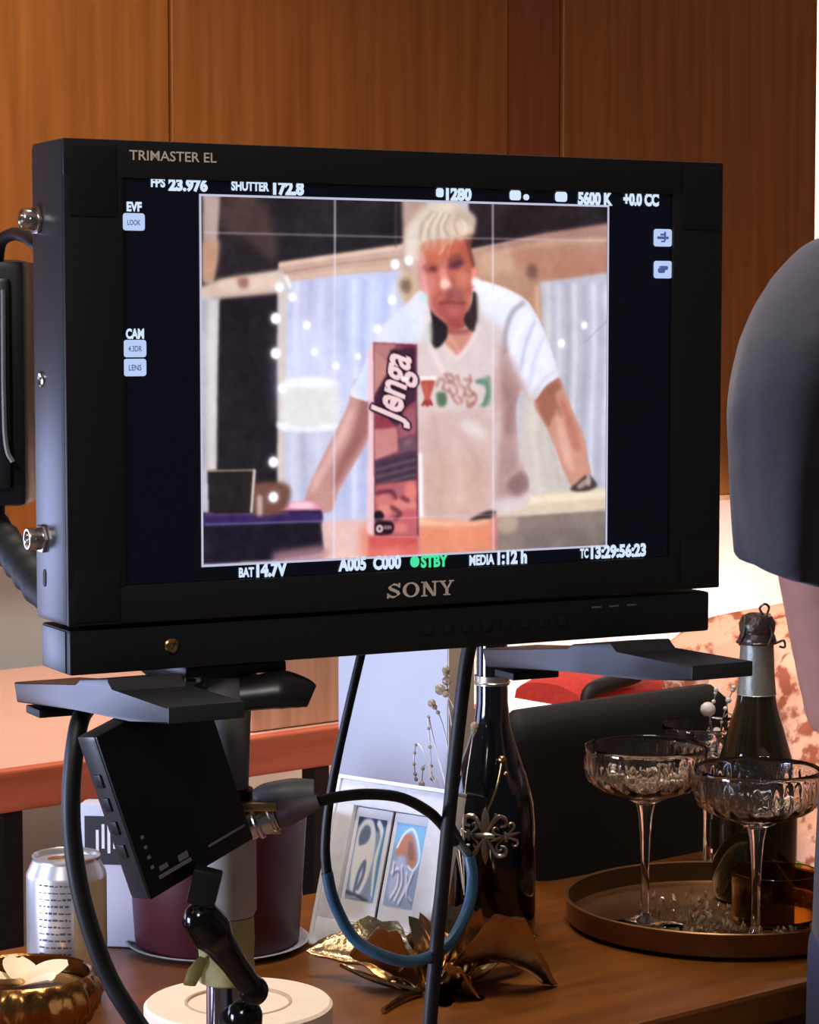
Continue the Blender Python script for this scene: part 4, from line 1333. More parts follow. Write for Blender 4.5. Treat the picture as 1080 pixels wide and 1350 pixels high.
bm = B(); tube(bm, [at(*p) - b0 for p in up2], [.0034, .0030, .0028, .0028, .0028, .0028], 12, 10)
obj('dark_run', bm, M['cable'], lp)
t = thing('coaxial_cable', 'black cable with metal plug and grey boot arching over the picture frame', 'cable', at(360, 1078, 1.405))
b0 = t.location
bm = B()
cyl(bm, at(322, 1090, 1.405) - b0, at(366, 1074, 1.405) - b0, 0.0088, 0.0084, 24, 0.001)
cyl(bm, at(336, 1085, 1.405) - b0, at(344, 1082, 1.405) - b0, 0.0102, 0.0102, 24, 0.001)
cyl(bm, at(356, 1078, 1.405) - b0, at(362, 1075.5, 1.405) - b0, 0.0098, 0.0098, 24, 0.001)
obj('plug', bm, M['steel'], t)
bm = B(); tube(bm, [at(x, y, 1.405) - b0 for x, y in ((366, 1074), (380, 1070), (400, 1063), (420, 1056))], [0.0092, 0.0085, 0.0065, 0.0042], 16, 5)
obj('strain_relief', bm, M['boot'], t)
bm = B(); tube(bm, [at(*p) - b0 for p in ((418, 1057, 1.405), (450, 1050, 1.42), (490, 1047, 1.44), (530, 1052, 1.47), (562, 1068, 1.50), (580, 1084, 1.52), (600, 1110, 1.545))], 0.0034, 12, 8)
obj('lead', bm, M['cable'], t)
TZ = 0.7503


def ground(x, y): return onz(x, y, TZ)


# ------------------------------------------------------------------ tray, glasses, bottle
TC = Vector((0.278, 2.13, TZ))
tr = thing('serving_tray', 'round gold tray with raised rim holding glasses and a bottle', 'tray', TC)
bm = B(); lathe(bm, [(0, 0.0), (0.131, 0.0), (0.1375, 0.004), (0.1385, 0.0215), (0.1400, 0.0235), (0.1390, 0.0245), (0.1362, 0.0235), (0.1345, 0.0065), (0.130, 0.0035), (0, 0.0035)], 96)
obj('pan', bm, M['tray_gold'], tr)
TF = TZ + 0.0037


def ribs(n, amp, z0, z1):
    def f(a, z, j):
        if z < z0 or z > z1: return 1.0
        w = min(1, (z - z0) / 0.004, (z1 - z) / 0.004)
        return 1 + amp * w * (abs(math.cos(n * a / 2)) - 0.5)
    return f


def coupe(loc, R, H, label, fill=False):
    g = thing('champagne_coupe', label, 'glass', loc, 0.2, 'ribbed champagne coupes')
    zb = H - R * 0.92                      # underside of the bowl
    prof = [(0.002, zb + 0.0055)]
    wall_in = [(R * .35, zb + 0.010), (R * .72, zb + R * .26), (R * .88, zb + R * .36), (R * .955, zb + R * .48), (R * .965, zb + R * .60), (R * .965, zb + R * .75), (R * .97, H - 0.004), (R * .975, H)]
    wall_out = [(R * .99, H + 0.0008), (R * 1.0, H), (R * .998, H - 0.004), (R * .995, zb + R * .75), (R * .995, zb + R * .60), (R * .985, zb + R * .47), (R * .915, zb + R * .34), (R * .75, zb + R * .225), (R * .40, zb + 0.005), (0.009, zb - 0.001)]
    bm = B()
    full = [(0, zb + 0.0055)] + wall_in + wall_out + [(0.0088, zb - 0.0012), (0, zb - 0.0012)]
    fr = ribs(36, 0.05, zb + R * .40, H - 0.012)
    f2 = ribs(18, 0.07, zb + R * .12, zb + R * .44)
    nw = len(wall_in)
    def both(a, z, j):
        if j <= nw: return 1.0
        return fr(a, z, j) * f2(a + z * 12, z, j)
    lathe(bm, full, 132, None, 0, both)
    bowl = obj('bowl', bm, M['glass'], g, angle=60)
    bm = B(); lathe(bm, [(0, zb - 0.0014), (0.0084, zb - 0.0016), (0.0062, zb - 0.012), (0.0046, zb - 0.030), (0.0036, 0.050), (0.0040, 0.018), (0.0062, 0.0102), (0, 0.0102)], 28)
    obj('stem', bm, M['glass'], g, angle=60)
    bm = B(); lathe(bm, [(0, 0.0100), (0.0062, 0.0099), (0.013, 0.0062), (0.033, 0.0028), (0.0345, 0.0014), (0.034, 0.0), (0, 0.0)], 48)
    obj('foot', bm, M['glass'], g, angle=60)
    if fill:
        bm = B()
        rr = random.Random(3)
        for k in range(90):
            a, q = rr.random() * 6.28, math.sqrt(rr.random())
            rad = R * .80 * q
            z = zb + 0.010 + 0.26 * R * q * q + rr.random() * 0.005
            rad *= 0.86
            s = rr.uniform(0.0022, 0.0046)
            t = bmesh.new(); bmesh.ops.create_icosphere(t, subdivisions=1, radius=s)
            for v in t.verts: v.co = v.co * rr.uniform(.75, 1.2) + Vector((rad * math.cos(a), rad * math.sin(a), z))
            merge(bm, t)
        o = obj('sugared_filling', bm, M['crystal'], g, angle=20)
        o['kind'] = 'stuff'
    return g


p = Vector((at(850, 1230, 2.10).x, 2.10, TF))
coupe(p, 0.0535, 0.160, 'ribbed champagne coupe at the left of the tray in front of the black case', True)
p = onz(1000, 1262, TF); p.z = TF
coupe(Vector((0.2945, 2.031, TF)), 0.0535, 0.153, 'ribbed champagne coupe at the front right of the tray before the bottle')
coupe(Vector((0.287, 2.312, TZ)), 0.0440, 0.148, 'champagne coupe standing behind the tray beside the bottle neck')

# bottle of sparkling wine
bt = thing('champagne_bottle', 'dark sparkling wine bottle with grey foil neck and wired cork on the tray', 'bottle', (0.318, 2.205, TF))
bm = B(); lathe(bm, [(0, 0.003), (0.030, 0.0), (0.036, 0.002), (0.0385, 0.008), (0.0388, 0.095), (0.0372, 0.112), (0.0325, 0.134), (0.0255, 0.158), (0.0195, 0.178), (0.0165, 0.195), (0.0150, 0.212), (0.0143, 0.233), (0, 0.233)], 64)
obj('glass_body', bm, M['bottle_glass'], bt)
bm = B(); lathe(bm, [(0.0183, 0.190), (0.0178, 0.1905), (0.0162, 0.212), (0.0152, 0.236), (0.0145, 0.236), (0.0152, 0.212), (0.0172, 0.190)], 48, closed=True)
obj('neck_foil', bm, M['foil'], bt)
bm = B()
lathe(bm, [(0, 0.2365), (0.0170, 0.2365), (0.0176, 0.240), (0.0166, 0.2435), (0.0155, 0.246), (0.0165, 0.250), (0.0168, 0.2555), (0.0135, 0.262), (0.008, 0.2645), (0, 0.265)], 40)
obj('cork_cap', bm, M['foil_dark'], bt)
bm = B()
for k in range(4):
    a = k * math.pi / 2 + 0.4
    tube(bm, [(0.0185 * math.cos(a), 0.0185 * math.sin(a), 0.236), (0.0180 * math.cos(a + .3), 0.018 * math.sin(a + .3), 0.248), (0.013 * math.cos(a), 0.013 * math.sin(a), 0.2632)], 0.0011, 8, 5)
ring = [(0.0182 * math.cos(i * math.pi / 10), 0.0182 * math.sin(i * math.pi / 10), 0.238) for i in range(21)]
tube(bm, ring, 0.0012, 8, 2)
tube(bm, [(0.004, -0.008, 0.264), (0.001, -0.008, 0.2700), (0.006, -0.006, 0.2735), (0.010, -0.004, 0.2700), (0.008, -0.004, 0.2635)], 0.0011, 8, 5)
tube(bm, [(0.0185, -0.004, 0.238), (0.0235, -0.006, 0.240), (0.0245, -0.006, 0.234), (0.0195, -0.006, 0.2345)], 0.0011, 8, 5)
obj('wire_cage', bm, M['foil_dark'], bt)

# amber votive, shell and crystal chips
vt = tag(thing('votive_glass', 'low amber glass tumbler between the bottle and the front coupe', 'glass', (0.3245, 2.120, TF)), None)
bm = B(); lathe(bm, [(0, 0.0), (0.0365, 0.0), (0.038, 0.002), (0.039, 0.0445), (0.0382, 0.0452), (0.0373, 0.0445), (0.0362, 0.006), (0, 0.006)], 64)
obj('cup', bm, M['amber_glass'], vt)
bm = B()
rr = random.Random(11)
n = 0
avoid = [(Vector((p_.x, p_.y)), r_) for p_, r_ in ((Vector((0.318, 2.205)), .044), (Vector((0.3245, 2.12)), .043), (Vector((0.2945, 2.031)), .036), (Vector((0.2035, 2.10)), .037), (ground(808, 1240), .03))]
while n < 230:
    a, q = rr.random() * 6.283, math.sqrt(rr.random())
    x, y = 0.278 + 0.118 * q * math.cos(a), 2.13 + 0.118 * q * math.sin(a)
    if x < 0.215 or any((Vector((x, y)) - c_).length < r_ for c_, r_ in avoid): continue
    if rr.random() > 1.1 - abs(y - 2.06) * 6: continue
    s = rr.uniform(0.0016, 0.0042)
    t = bmesh.new(); bmesh.ops.create_icosphere(t, subdivisions=1, radius=s)
    qn = Quaternion((rr.random(), rr.random(), rr.random(), rr.random())).normalized()
    sx, sy, sz = rr.uniform(.7, 1.5), rr.uniform(.5, .9), rr.uniform(.3, .6)
    for v in t.verts:
        c_ = Vector((v.co.x * sx, v.co.y * sy, v.co.z * sz)); c_.rotate(qn)
        v.co = c_ + Vector((x - TC.x, y - TC.y, s * .75 + (0.0035 if rr.random() < .25 else 0)))
    merge(bm, t)
    n += 1
o = obj('crystal_chips', bm, M['crystal'], angle=15)
o.location = (TC.x, TC.y, TF)
tag(o, 'clear crystal chips scattered over the gold tray', 'crystals', kind='stuff')


# ------------------------------------------------------------------ beaded sprays
def spray(loc, strands, label, m_bead):
    s = thing('beaded_spray', label, 'decoration', loc, 0, 'beaded wire sprays')
    for pts, beads in strands:
        P = [at(*p) - loc for p in pts]
        bm = B(); tube(bm, P, 0.00055, 6, 8)
        w = obj('wire', bm, M['wire'], s)
        C = catmull(P, 8)
        for q, r in beads:
            c = C[min(len(C) - 1, int(q * (len(C) - 1)))]
            bm = B(); ball(bm, c, r, 2)
            obj('bead', bm, m_bead, w)
    return s


Yb = 2.40
spray(at(945, 1080, Yb), [(((938, 1080, Yb), (935, 1000, Yb), (937, 950, Yb), (945, 906, Yb)), ((.78, .0036), (.86, .0022), (.93, .002), (.99, .0024), (.7, .0022))),
                          (((941, 1080, Yb), (945, 1000, Yb), (955, 940, Yb), (969, 904, Yb)), ((.62, .002), (.72, .0024), (.82, .0032), (.92, .0022), (.99, .0026))),
                          (((940, 1080, Yb), (943, 985, Yb), (946, 965, Yb)), ((.99, .0048),)),
                          (((941, 1080, Yb), (950, 970, Yb), (958, 942, Yb), (968, 945, Yb)), ((.99, .0028),)),
                          (((939, 1080, Yb), (938, 980, Yb), (933, 932, Yb)), ((.995, .0078),))], 'pearl beads on fine wires rising behind the coupes before the black case', M['pearl'])
Yb = 2.105
spray(onz(612, 1180, TZ), [(((612, 1180, 2.0), (606, 1080, 2.06), (585, 960, Yb), (568, 925, Yb)), ((.8, 0.0019), (.9, 0.0026), (.99, 0.0037))),
                           (((612, 1180, 2.0), (608, 1050, 2.07), (592, 930, Yb), (588, 880, Yb)), ((.75, 0.0025), (.86, 0.0043), (.93, 0.0031), (.99, 0.0037))),
                           (((612, 1180, 2.0), (610, 1060, 2.06), (600, 940, 2.09), (576, 905, Yb)), ((.85, 0.0031), (.95, 0.0050), (.99, 0.0031))),
                           (((612, 1180, 2.0), (612, 1060, 2.04), (622, 980, 2.06), (626, 955, 2.06)), ((.8, 0.0025), (.9, 0.0034), (.99, 0.0037))),
                           (((612, 1180, 2.0), (600, 1090, 2.05), (572, 975, Yb), (565, 945, Yb), (567, 985, Yb), (570, 1030, Yb)), ((.6, 0.0016), (.72, 0.0016), (.82, 0.0018), (.9, 0.0018), (.99, 0.0019))),
                           (((612, 1180, 2.0), (596, 1085, 2.06), (555, 985, Yb), (546, 1000, Yb), (549, 1030, Yb)), ((.6, 0.0016), (.7, 0.0016), (.82, 0.0016), (.92, 0.0018), (.99, 0.0019))),
                           (((612, 1180, 2.0), (594, 1090, 2.06), (562, 1010, Yb), (556, 1037, Yb)), ((.8, 0.0018), (.99, 0.0029)))], 'clear bead spray beside the tall white box', M['crystal'])

# ------------------------------------------------------------------ black wine bottle with pewter ornament
wb = thing('wine_bottle', 'tall glossy black bottle with silver neck ring behind the gold leaf dish', 'bottle', (0.0715, 2.085, TZ))
bm = B(); lathe(bm, [(0, 0.003), (0.030, 0.0), (0.0365, 0.003), (0.0385, 0.010), (0.0385, 0.100), (0.0370, 0.118), (0.0310, 0.142), (0.0220, 0.166), (0.0160, 0.186), (0.0138, 0.205), (0.0132, 0.290), (0.0146, 0.291), (0.0146, 0.303), (0, 0.304)], 64)
obj('glass_body', bm, M['black_glass'], wb)
bm = B(); lathe(bm, [(0.0142, 0.2205), (0.0152, 0.2205), (0.0152, 0.2285), (0.0142, 0.2285)], 48, closed=True)
lathe(bm, [(0.0150, 0.2215), (0.0164, 0.2225), (0.0150, 0.2235)], 48, closed=True)
obj('neck_ring', bm, M['pewter'], wb)
og = thing('fleur_de_lis_ornament', 'pewter fleur-de-lis ornament hanging on the front of the black bottle', 'ornament', at(640, 1102, 2.040))
og.rotation_euler = (0, 0, math.radians(-12))


def fleur(bm, cx, cz_, s, M_=None):
    def pt(x, z, y=0.0): return Vector((cx + x * s, y, cz_ + z * s))
    for sg in (1, -1):                                     # upper and lower half
        tube(bm, [pt(0, .1 * sg), pt(0, .45 * sg), pt(0, .75 * sg), pt(0, 1.05 * sg)], [.10 * s, .19 * s, .16 * s, .02 * s], 10, 5, flat=.5)
        for sd in (1, -1):
            tube(bm, [pt(.06 * sd, .08 * sg), pt(.22 * sd, .40 * sg), pt(.45 * sd, .70 * sg), pt(.72 * sd, .66 * sg), pt(.74 * sd, .42 * sg), pt(.56 * sd, .36 * sg)], [.06 * s, .09 * s, .11 * s, .10 * s, .08 * s, .06 * s], 10, 5, flat=.7)
    tube(bm, [pt(-.34, 0), pt(0, .02, -.06 * s), pt(.34, 0)], [.10 * s, .13 * s, .10 * s], 10, 5)


bm = B(); fleur(bm, 0, 0, 0.0235)
obj('front_lily', bm, M['pewter'], og)
bm = B(); fleur(bm, 0, 0, 0.0135, None)
o = obj('side_lily', bm, M['pewter'], og)
o.location = (0.0165, 0.004, -0.001); o.rotation_euler = (0, math.radians(78), math.radians(30))
bm = B(); fleur(bm, 0, 0, 0.0135, None)
o = obj('side_lily', bm, M['pewter'], og)
o.location = (-0.0155, 0.006, -0.001); o.rotation_euler = (0, math.radians(84), math.radians(-30))
bm = B(); tube(bm, [(0.0, 0.006, 0.018), (0.008, 0.010, 0.040), (0.012, 0.014, 0.062)], 0.0012, 8, 6)
ball(bm, (0.012, 0.013, 0.064), 0.0036, 2); ball(bm, (0.0155, 0.012, 0.052), 0.0022, 2)
obj('hanging_chain', bm, M['brass'], og)

# ------------------------------------------------------------------ gold leaf dish
lf = thing('leaf_dish', 'gold metal dish of curled leaves in front of the black bottle', 'dish', onz(570, 1318, TZ))
LB = lf.location


def leaf_mesh(bm, base, tip, width, arch, curl, side=0.0, tilt=0.25, thick=0.0012):
    """curled leaf from base to tip, both relative to the dish"""
    base, tip = Vector(base), Vector(tip)
    ax = tip - base
    L = ax.length
    ax.normalize()
    sd = ax.cross(Vector((0, 0, 1))).normalized()
    up = sd.cross(ax)
    nu, nv = 16, 9
    top, bot = [], []
    for i in range(nu + 1):
        q = i / nu
        w = width * (math.sin(math.pi * min(1, 0.04 + q ** .85 * .96)) ** .75) * (1 + .10 * math.sin(q * 22))
        c = base + ax * (L * q) + up * (arch * math.sin(math.pi * q) + curl * q ** 4) + sd * (side * math.sin(math.pi * q))
        rt, rb = [], []
        for j in range(nv + 1):
            v = (j / nv - .5) * 2
            z = 0.35 * w * (v * v) + .05 * w * math.sin(9 * q + 3 * v) + tilt * w * v - 0.10 * w * math.cos(v * 10) * (abs(v) < .16)
            pnt = c + sd * (w * v * .5 * (1 - .12 * abs(v))) + up * z
            rt.append(pnt); rb.append(pnt - up * thick)
        top.append(rt); bot.append(rb)
    t = bmesh.new()
    Tv = [[t.verts.new(p_) for p_ in r] for r in top]
    Bv = [[t.verts.new(p_) for p_ in r] for r in bot]
    for i in range(nu):
        for j in range(nv):
            t.faces.new((Tv[i][j], Tv[i + 1][j], Tv[i + 1][j + 1], Tv[i][j + 1]))
            t.faces.new((Bv[i][j], Bv[i][j + 1], Bv[i + 1][j + 1], Bv[i + 1][j]))
    for i in range(nu):
        t.faces.new((Tv[i][0], Bv[i][0], Bv[i + 1][0], Tv[i + 1][0]))
        t.faces.new((Tv[i][nv], Tv[i + 1][nv], Bv[i + 1][nv], Bv[i][nv]))
    for j in range(nv):
        t.faces.new((Tv[0][j], Tv[0][j + 1], Bv[0][j + 1], Bv[0][j]))
        t.faces.new((Tv[nu][j], Bv[nu][j], Bv[nu][j + 1], Tv[nu][j + 1]))
    for v in t.verts: v.co.z = max(v.co.z, 0.0012)
    merge(bm, t)


def rel(x, y, Y): return at(x, y, Y) - LB


c0 = rel(566, 1318, 1.90)
for tip, w, ar, cu, sd_, ti in (((402, 1262, 1.95), .034, .012, .006, .012, .5), ((456, 1280, 1.92), .040, .016, .014, -.006, -.5), ((500, 1268, 1.95), .036, .010, .014, .004, .4), ((522, 1290, 1.88), .034, .018, .006, .0, -.4),
                                ((612, 1270, 1.93), .050, .014, .020, .008, -.5), ((650, 1266, 1.95), .056, .012, .016, .0, .5), ((690, 1276, 1.92), .050, .020, .004, -.008, -.4),
                                ((736, 1308, 1.92), .044, .034, -.004, .008, .5), ((708, 1246, 1.99), .044, .008, .008, .0, -.3), ((590, 1346, 1.86), .026, .004, .004, .0, .3), ((640, 1330, 1.88), .034, .010, .0, .004, .4)):
    bm = B()
    tp = rel(*tip)
    leaf_mesh(bm, c0 + (tp - c0) * 0.08 + Vector((0, 0, 0.003)), tp, w, ar, cu, sd_, ti)
    obj('leaf', bm, M['gold_dark'], lf, angle=60)


def lift(v, z): return Vector((v.x, v.y, max(v.z, z)))


bm = B(); tube(bm, [c0 + Vector((0, 0, 0.006)), lift(rel(540, 1325, 1.88), .0035), lift(rel(520, 1338, 1.86), .003), lift(rel(505, 1350, 1.84), .003)], [.004, .003, .0026, .0022], 8, 6)
tube(bm, [c0 + Vector((0, 0, 0.006)), lift(rel(500, 1300, 1.92), .004), lift(rel(450, 1272, 1.95), .004)], [.004, .003, .002], 8, 6)
obj('twig', bm, M['gold_dark'], lf)
bm = B(); lathe(bm, [(0, 0), (0.014, 0), (0.012, 0.004), (0.006, 0.006), (0, 0.006)], 24, Matrix.Translation((c0.x, c0.y, 0.0)))
obj('base', bm, M['gold_dark'], lf)

# ------------------------------------------------------------------ black case
cs = thing('carrying_case', 'large black soft case standing behind tray and coupes', 'case', (0.13, 2.28, TZ), math.atan2(0.643, 0.766))
bm = B()
rings = []
Hc = at(740, 936, 2.3).z - TZ
for i in range(13):
    q = i / 12
    z = Hc * q
    x0 = -0.030 * q + (0.016 * max(0, (q - .86) / .14) ** 2)
    x1 = 0.268 - (0.012 * max(0, (q - .9) / .1) ** 2)
    ins = 0.020 * max(0, (q - .88) / .12) ** 2
    rings.append(ell(((x0 + x1) / 2, 0.030, z), (x1 - x0) / 2, 0.027 - ins, 40, 6))
loft(bm, rings)
bevel_b = bm
obj('shell', bm, M['case_black'], cs, angle=50)
# red cloth on the long table
rc = thing('red_cloth', 'folded red cloth with a dark scarf end lying on the back table', 'cloth', at(760, 925, 3.42))
rc.location.z = 0.7505
rc.rotation_euler = (0, 0, RZ)
bm = B()
rings = []
for i in range(15):
    q = i / 14
    w = 0.07
    hgt = 0.030 * math.sin(math.pi * min(1, .1 + .9 * q)) ** .5 + 0.006 * math.sin(9 * q) + .012
    rings.append([Vector((-0.055 + 0.235 * q, w * math.cos(a), max(0.0, hgt * max(0, math.sin(a)) ** .7))) for a in [2 * math.pi * j / 20 for j in range(20)]])
loft(bm, rings)
obj('fold', bm, M['red_cloth'], rc)
bm = B(); tube(bm, [(-0.060, -0.078, 0.010), (-0.045, -0.076, 0.026), (0.0, -0.074, 0.034), (0.05, -0.070, 0.040), (0.09, -0.05, 0.052)], [.006, .011, .012, .012, .010], 12, 6)
obj('dark_fold', bm, M['rubber'], rc)

# ------------------------------------------------------------------ photo frame and tall white box
FR = math.radians(-38)
pf = thing('photo_frame', 'white and silver double photo frame leaning back beside the black bottle', 'picture frame', onz(482, 1262, TZ), FR)
lean = Matrix.Rotation(math.radians(-17), 4, 'X')
fw, fh, ft = 0.118, 0.140, 0.016
Mf = Matrix.Translation((0, 0.0, 0.0055)) @ lean
bm = B()
for a in ((-fw / 2, fw / 2, 0.0, 0.021), (-fw / 2, fw / 2, fh - 0.021, fh)): box(bm, a[0], a[1], 0, ft, a[2], a[3], 0.0015, Mf)
for a in ((-fw / 2, -fw / 2 + 0.018), (fw / 2 - 0.018, fw / 2)): box(bm, a[0], a[1], 0.0002, ft - .0002, 0.0205, fh - 0.0205, 0.0006, Mf)
obj('moulding', bm, M['frame_silver'], pf)
bm = B()
e = 0.0035
for a in ((-fw / 2 - e, fw / 2 + e, -e, 0.0), (-fw / 2 - e, fw / 2 + e, fh, fh + e)): box(bm, a[0], a[1], -0.002, ft + .002, a[2], a[3], 0.0008, Mf)
for a in ((-fw / 2 - e, -fw / 2), (fw / 2, fw / 2 + e)): box(bm, a[0], a[1], -0.002, ft + .002, 0, fh, 0.0008, Mf)
obj('outer_rim', bm, M['frame_white'], pf)
bm = B(); box(bm, -fw / 2 + .001, fw / 2 - .001, 0.008, 0.0145, 0.001, fh - .001, 0, Mf)
obj('backing', bm, M['card_dark'], pf, smooth=False)
bm = B(); box(bm, -0.012, 0.012, 0.0, 0.004, -0.002, 0.10, 0.001, Matrix.Translation((0, 0.0845, 0.0025)) @ Matrix.Rotation(math.radians(21), 4, 'X') )
obj('easel_back', bm, M['card_dark'], pf)


def photo(parent, x0, x1, z0, z1, kind):
    bm = B(); box(bm, x0, x1, 0.0052, 0.0075, z0, z1, 0.0003, Mf)
    mt = obj('photo_mount', bm, M['frame_white'], parent)
    a0, a1, b0, b1 = x0 + .004, x1 - .004, z0 + .019, z1 - .008
    W, H_ = 96, 150
    pp = Paint(W, H_, lambda x, y: (x * W, y * H_), (120, 134, 160))
    if kind == 0:
        pp.poly([(0, 0), (1, 0), (1, .16), (0, .1)], (46, 56, 92), 3, smooth=False)
        pp.poly([(.06, .2), (.2, .04), (.5, .03), (.68, .2), (.74, .5), (.62, .8), (.4, .97), (.15, .9), (.05, .6)], (196, 204, 226), 2)
        pp.poly([(.14, .2), (.28, .1), (.46, .12), (.5, .24), (.34, .34), (.16, .34)], (92, 104, 132), 2)
        pp.line([(.2, .4), (.42, .36), (.58, .5), (.56, .74), (.4, .9)], .03, (236, 240, 252), 2)
        pp.line([(.3, .9), (.34, .68), (.48, .54), (.5, .7), (.4, .86)], .05, (92, 102, 128), 2)
        pp.line([(.72, .05), (.92, .2), (.84, .5), (.94, .9)], .06, (220, 230, 246), 2)
        pp.line([(.98, .1), (.93, .5), (.98, .95)], .05, (80, 124, 160), 2.5)
        pp.line([(.02, .93), (.4, .95), (.8, 1.0)], .035, (60, 66, 80), 2)
    else:
        pp.poly([(.05, 0), (1, 0), (1, .5), (.7, .3), (.3, .2), (.05, .3)], (110, 160, 196), 5)
        pp.poly([(.14, .28), (.3, .14), (.56, .12), (.74, .24), (.86, .42), (.78, .5), (.58, .48), (.46, .38), (.28, .4), (.14, .4)], (160, 104, 82), 2)
        pp.poly([(.5, .2), (.66, .24), (.76, .4), (.6, .42), (.52, .32)], (120, 84, 76), 2)
        pp.line([(.14, .3), (.3, .13), (.56, .06), (.8, .2), (.94, .4), (.8, .54), (.6, .5)], .02, (236, 240, 250), 1.4)
        pp.poly([(.2, .46), (.4, .4), (.6, .52), (.8, .6), (.7, .86), (.3, .95), (.08, .8)], (150, 156, 182), 3)
        for q in (((.1, .6), (.3, .55), (.36, .74), (.2, .9)), ((.4, .5), (.5, .7), (.36, .92)), ((.6, .58), (.66, .74), (.5, .95)), ((.8, .56), (.7, .8), (.9, .9)), ((.12, .48), (.14, .62))):
            pp.line(list(q), .025, (206, 212, 232), 1.6)
            pp.line([(a + .05, b + .03) for a, b in q], .02, (92, 96, 120), 1.6)
    pp.img = np.clip(pp.img * 1.22 + 12, 0, 255)
    PT = lambda u, v: np.array([list(Mf @ Vector((a0 + uu * (a1 - a0), 0.0048, b1 - vv * (b1 - b0)))) for uu, vv in zip(u, v)])
    pp.mesh('photograph', PT, print_mat('photo_print', 0, .25), mt)


photo(pf, -fw / 2 + .0185, -0.0015, 0.0215, fh - .0215, 0)
photo(pf, 0.0015, fw / 2 - .0185, 0.0215, fh - .0215, 1)

wx = thing('white_box', 'tall plain white box behind the photo frame', 'box', (0.034, 2.15, TZ), FR)
bm = B(); box(bm, -0.127, 0, 0, 0.040, 0.0, 0.285, 0.0012)
obj('carton', bm, M['white_card'], wx, smooth=False)
bm = B(); box(bm, 0.0001, 0.0007, 0.001, 0.039, 0.002, 0.283, 0)
obj('warm_lit_side', bm, M['tape_paper'], wx, smooth=False)  # warm light on the right face, put in as a cream sheet

# ------------------------------------------------------------------ left end of the table
can = thing('drink_can', 'opened silver drinks can with dark print at the left table end', 'can', (at(88, 1200, 1.88).x, 1.88, TZ), 0.5)
can.scale = (0.96, 0.96, 0.96)
bm = B(); lathe(bm, [(0, 0.006), (0.022, 0.004), (0.024, 0.0), (0.026, 0.0005), (0.0315, 0.009), (0.0328, 0.013), (0.0328, 0.104), (0.0322, 0.107), (0.0275, 0.1165), (0.0272, 0.1185), (0.0280, 0.1205), (0.0272, 0.1215), (0.0258, 0.1200), (0.0250, 0.1165), (0, 0.1165)], 64)
obj('can_body', bm, M['can_metal'], can)


def curved(bm, a0, a1, z0, z1, r=0.0330, n=8):
    A_ = [math.radians(a0 + (a1 - a0) * i / n) for i in range(n + 1)]
    for a, b in zip(A_[:-1], A_[1:]):
        flat_poly(bm, [(r * math.cos(a), r * math.sin(a), z0), (r * math.cos(b), r * math.sin(b), z0), (r * math.cos(b), r * math.sin(b), z1), (r * math.cos(a), r * math.sin(a), z1)])


off = -math.degrees(0.5)
bm = B()
rr = random.Random(5)
for k in range(13):
    z = 0.101 - 0.0056 * k
    a = 236
    while a < 282:
        w = rr.uniform(3, 9)
        curved(bm, a + off, min(a + w, 284) + off, z, z + rr.choice((0.0010, 0.0014, 0.0018)), n=3)
        a += w + rr.uniform(1.2, 2.4)
obj('printed_text', bm, M['can_print'], can, smooth=False)
bm = B(); curved(bm, 288 + off, 352 + off, 0.016, 0.1035, 0.0330, 16)
obj('tan_panel', bm, M['can_tan'], can)
bm = B()
curved(bm, 248 + off, 262 + off, 0.022, 0.029, 0.0331); curved(bm, 256 + off, 268 + off, 0.013, 0.024, 0.0331); curved(bm, 262 + off, 280 + off, 0.012, 0.017, 0.0331)
obj('red_emblem', bm, M['can_red'], can)
bm = B(); prism(bm, [(0.012 * math.cos(i * .3307) - .004, 0.007 * math.sin(i * .3307)) for i in range(19)], 0.1175, 0.1185, M=Matrix.Translation((0, 0, 0.0005)))
cyl(bm, (0.004, 0, 0.1166), (0.004, 0, 0.1195), 0.0026, n=12)
obj('pull_tab', bm, M['steel'], can)

cd = thing('small_carton', 'white carton with dark printed panel between can and maroon pot', 'box', (at(146, 1200, 2.04).x, 2.04, TZ), math.radians(-6))
ch = at(120, 1060, 2.04).z - TZ
bm = B(); box(bm, -0.027, 0.030, 0, 0.024, 0, ch, 0.004)
obj('carton', bm, M['white_card'], cd)
bm = B(); box(bm, -0.022, 0.026, -0.0008, -0.0001, ch * .58, ch - .0105, 0.0002)
obj('dark_panel', bm, M['card_dark'], cd, smooth=False)
bm = B()
for k in range(5): box(bm, -0.012 + .005 * k, -0.0095 + .005 * k, -0.0013, -0.0008, ch * .66 + .004 * (k % 2), ch * .82 + .005 * (k % 3), 0)
obj('panel_print', bm, M['frame_silver'], cd, smooth=False)

PX = (-0.165, 2.050)
sc_ = thing('saucer', 'grey-white saucer under the maroon pot', 'saucer', (PX[0], PX[1], TZ))
bm = B(); lathe(bm, [(0, 0.0), (0.060, 0.0), (0.077, 0.0050), (0.079, 0.0064), (0.077, 0.0068), (0.0735, 0.0040), (0, 0.0035)], 64)
obj('plate', bm, mat('saucer_glaze', (150, 152, 160), 0.3, var=0.03), sc_)
pt_ = thing('plant_pot', 'maroon tapered pot on a saucer behind the stand', 'pot', (PX[0], PX[1], TZ + 0.0040))
ph = at(400, 1076, 2.04).z - TZ - .004
bm = B(); lathe(bm, [(0, 0), (0.0680, 0.0), (0.0705, 0.004), (0.0770, ph - .004), (0.0765, ph), (0.0735, ph), (0.0720, ph - .010), (0.0670, 0.012), (0, 0.010)], 72)
obj('shell', bm, M['maroon'], pt_)
bm = B(); lathe(bm, [(0, ph - .03), (0.0690, ph - .03), (0.0690, ph - .028), (0, ph - .024)], 40)
obj('filling', bm, M['rubber'], pt_)

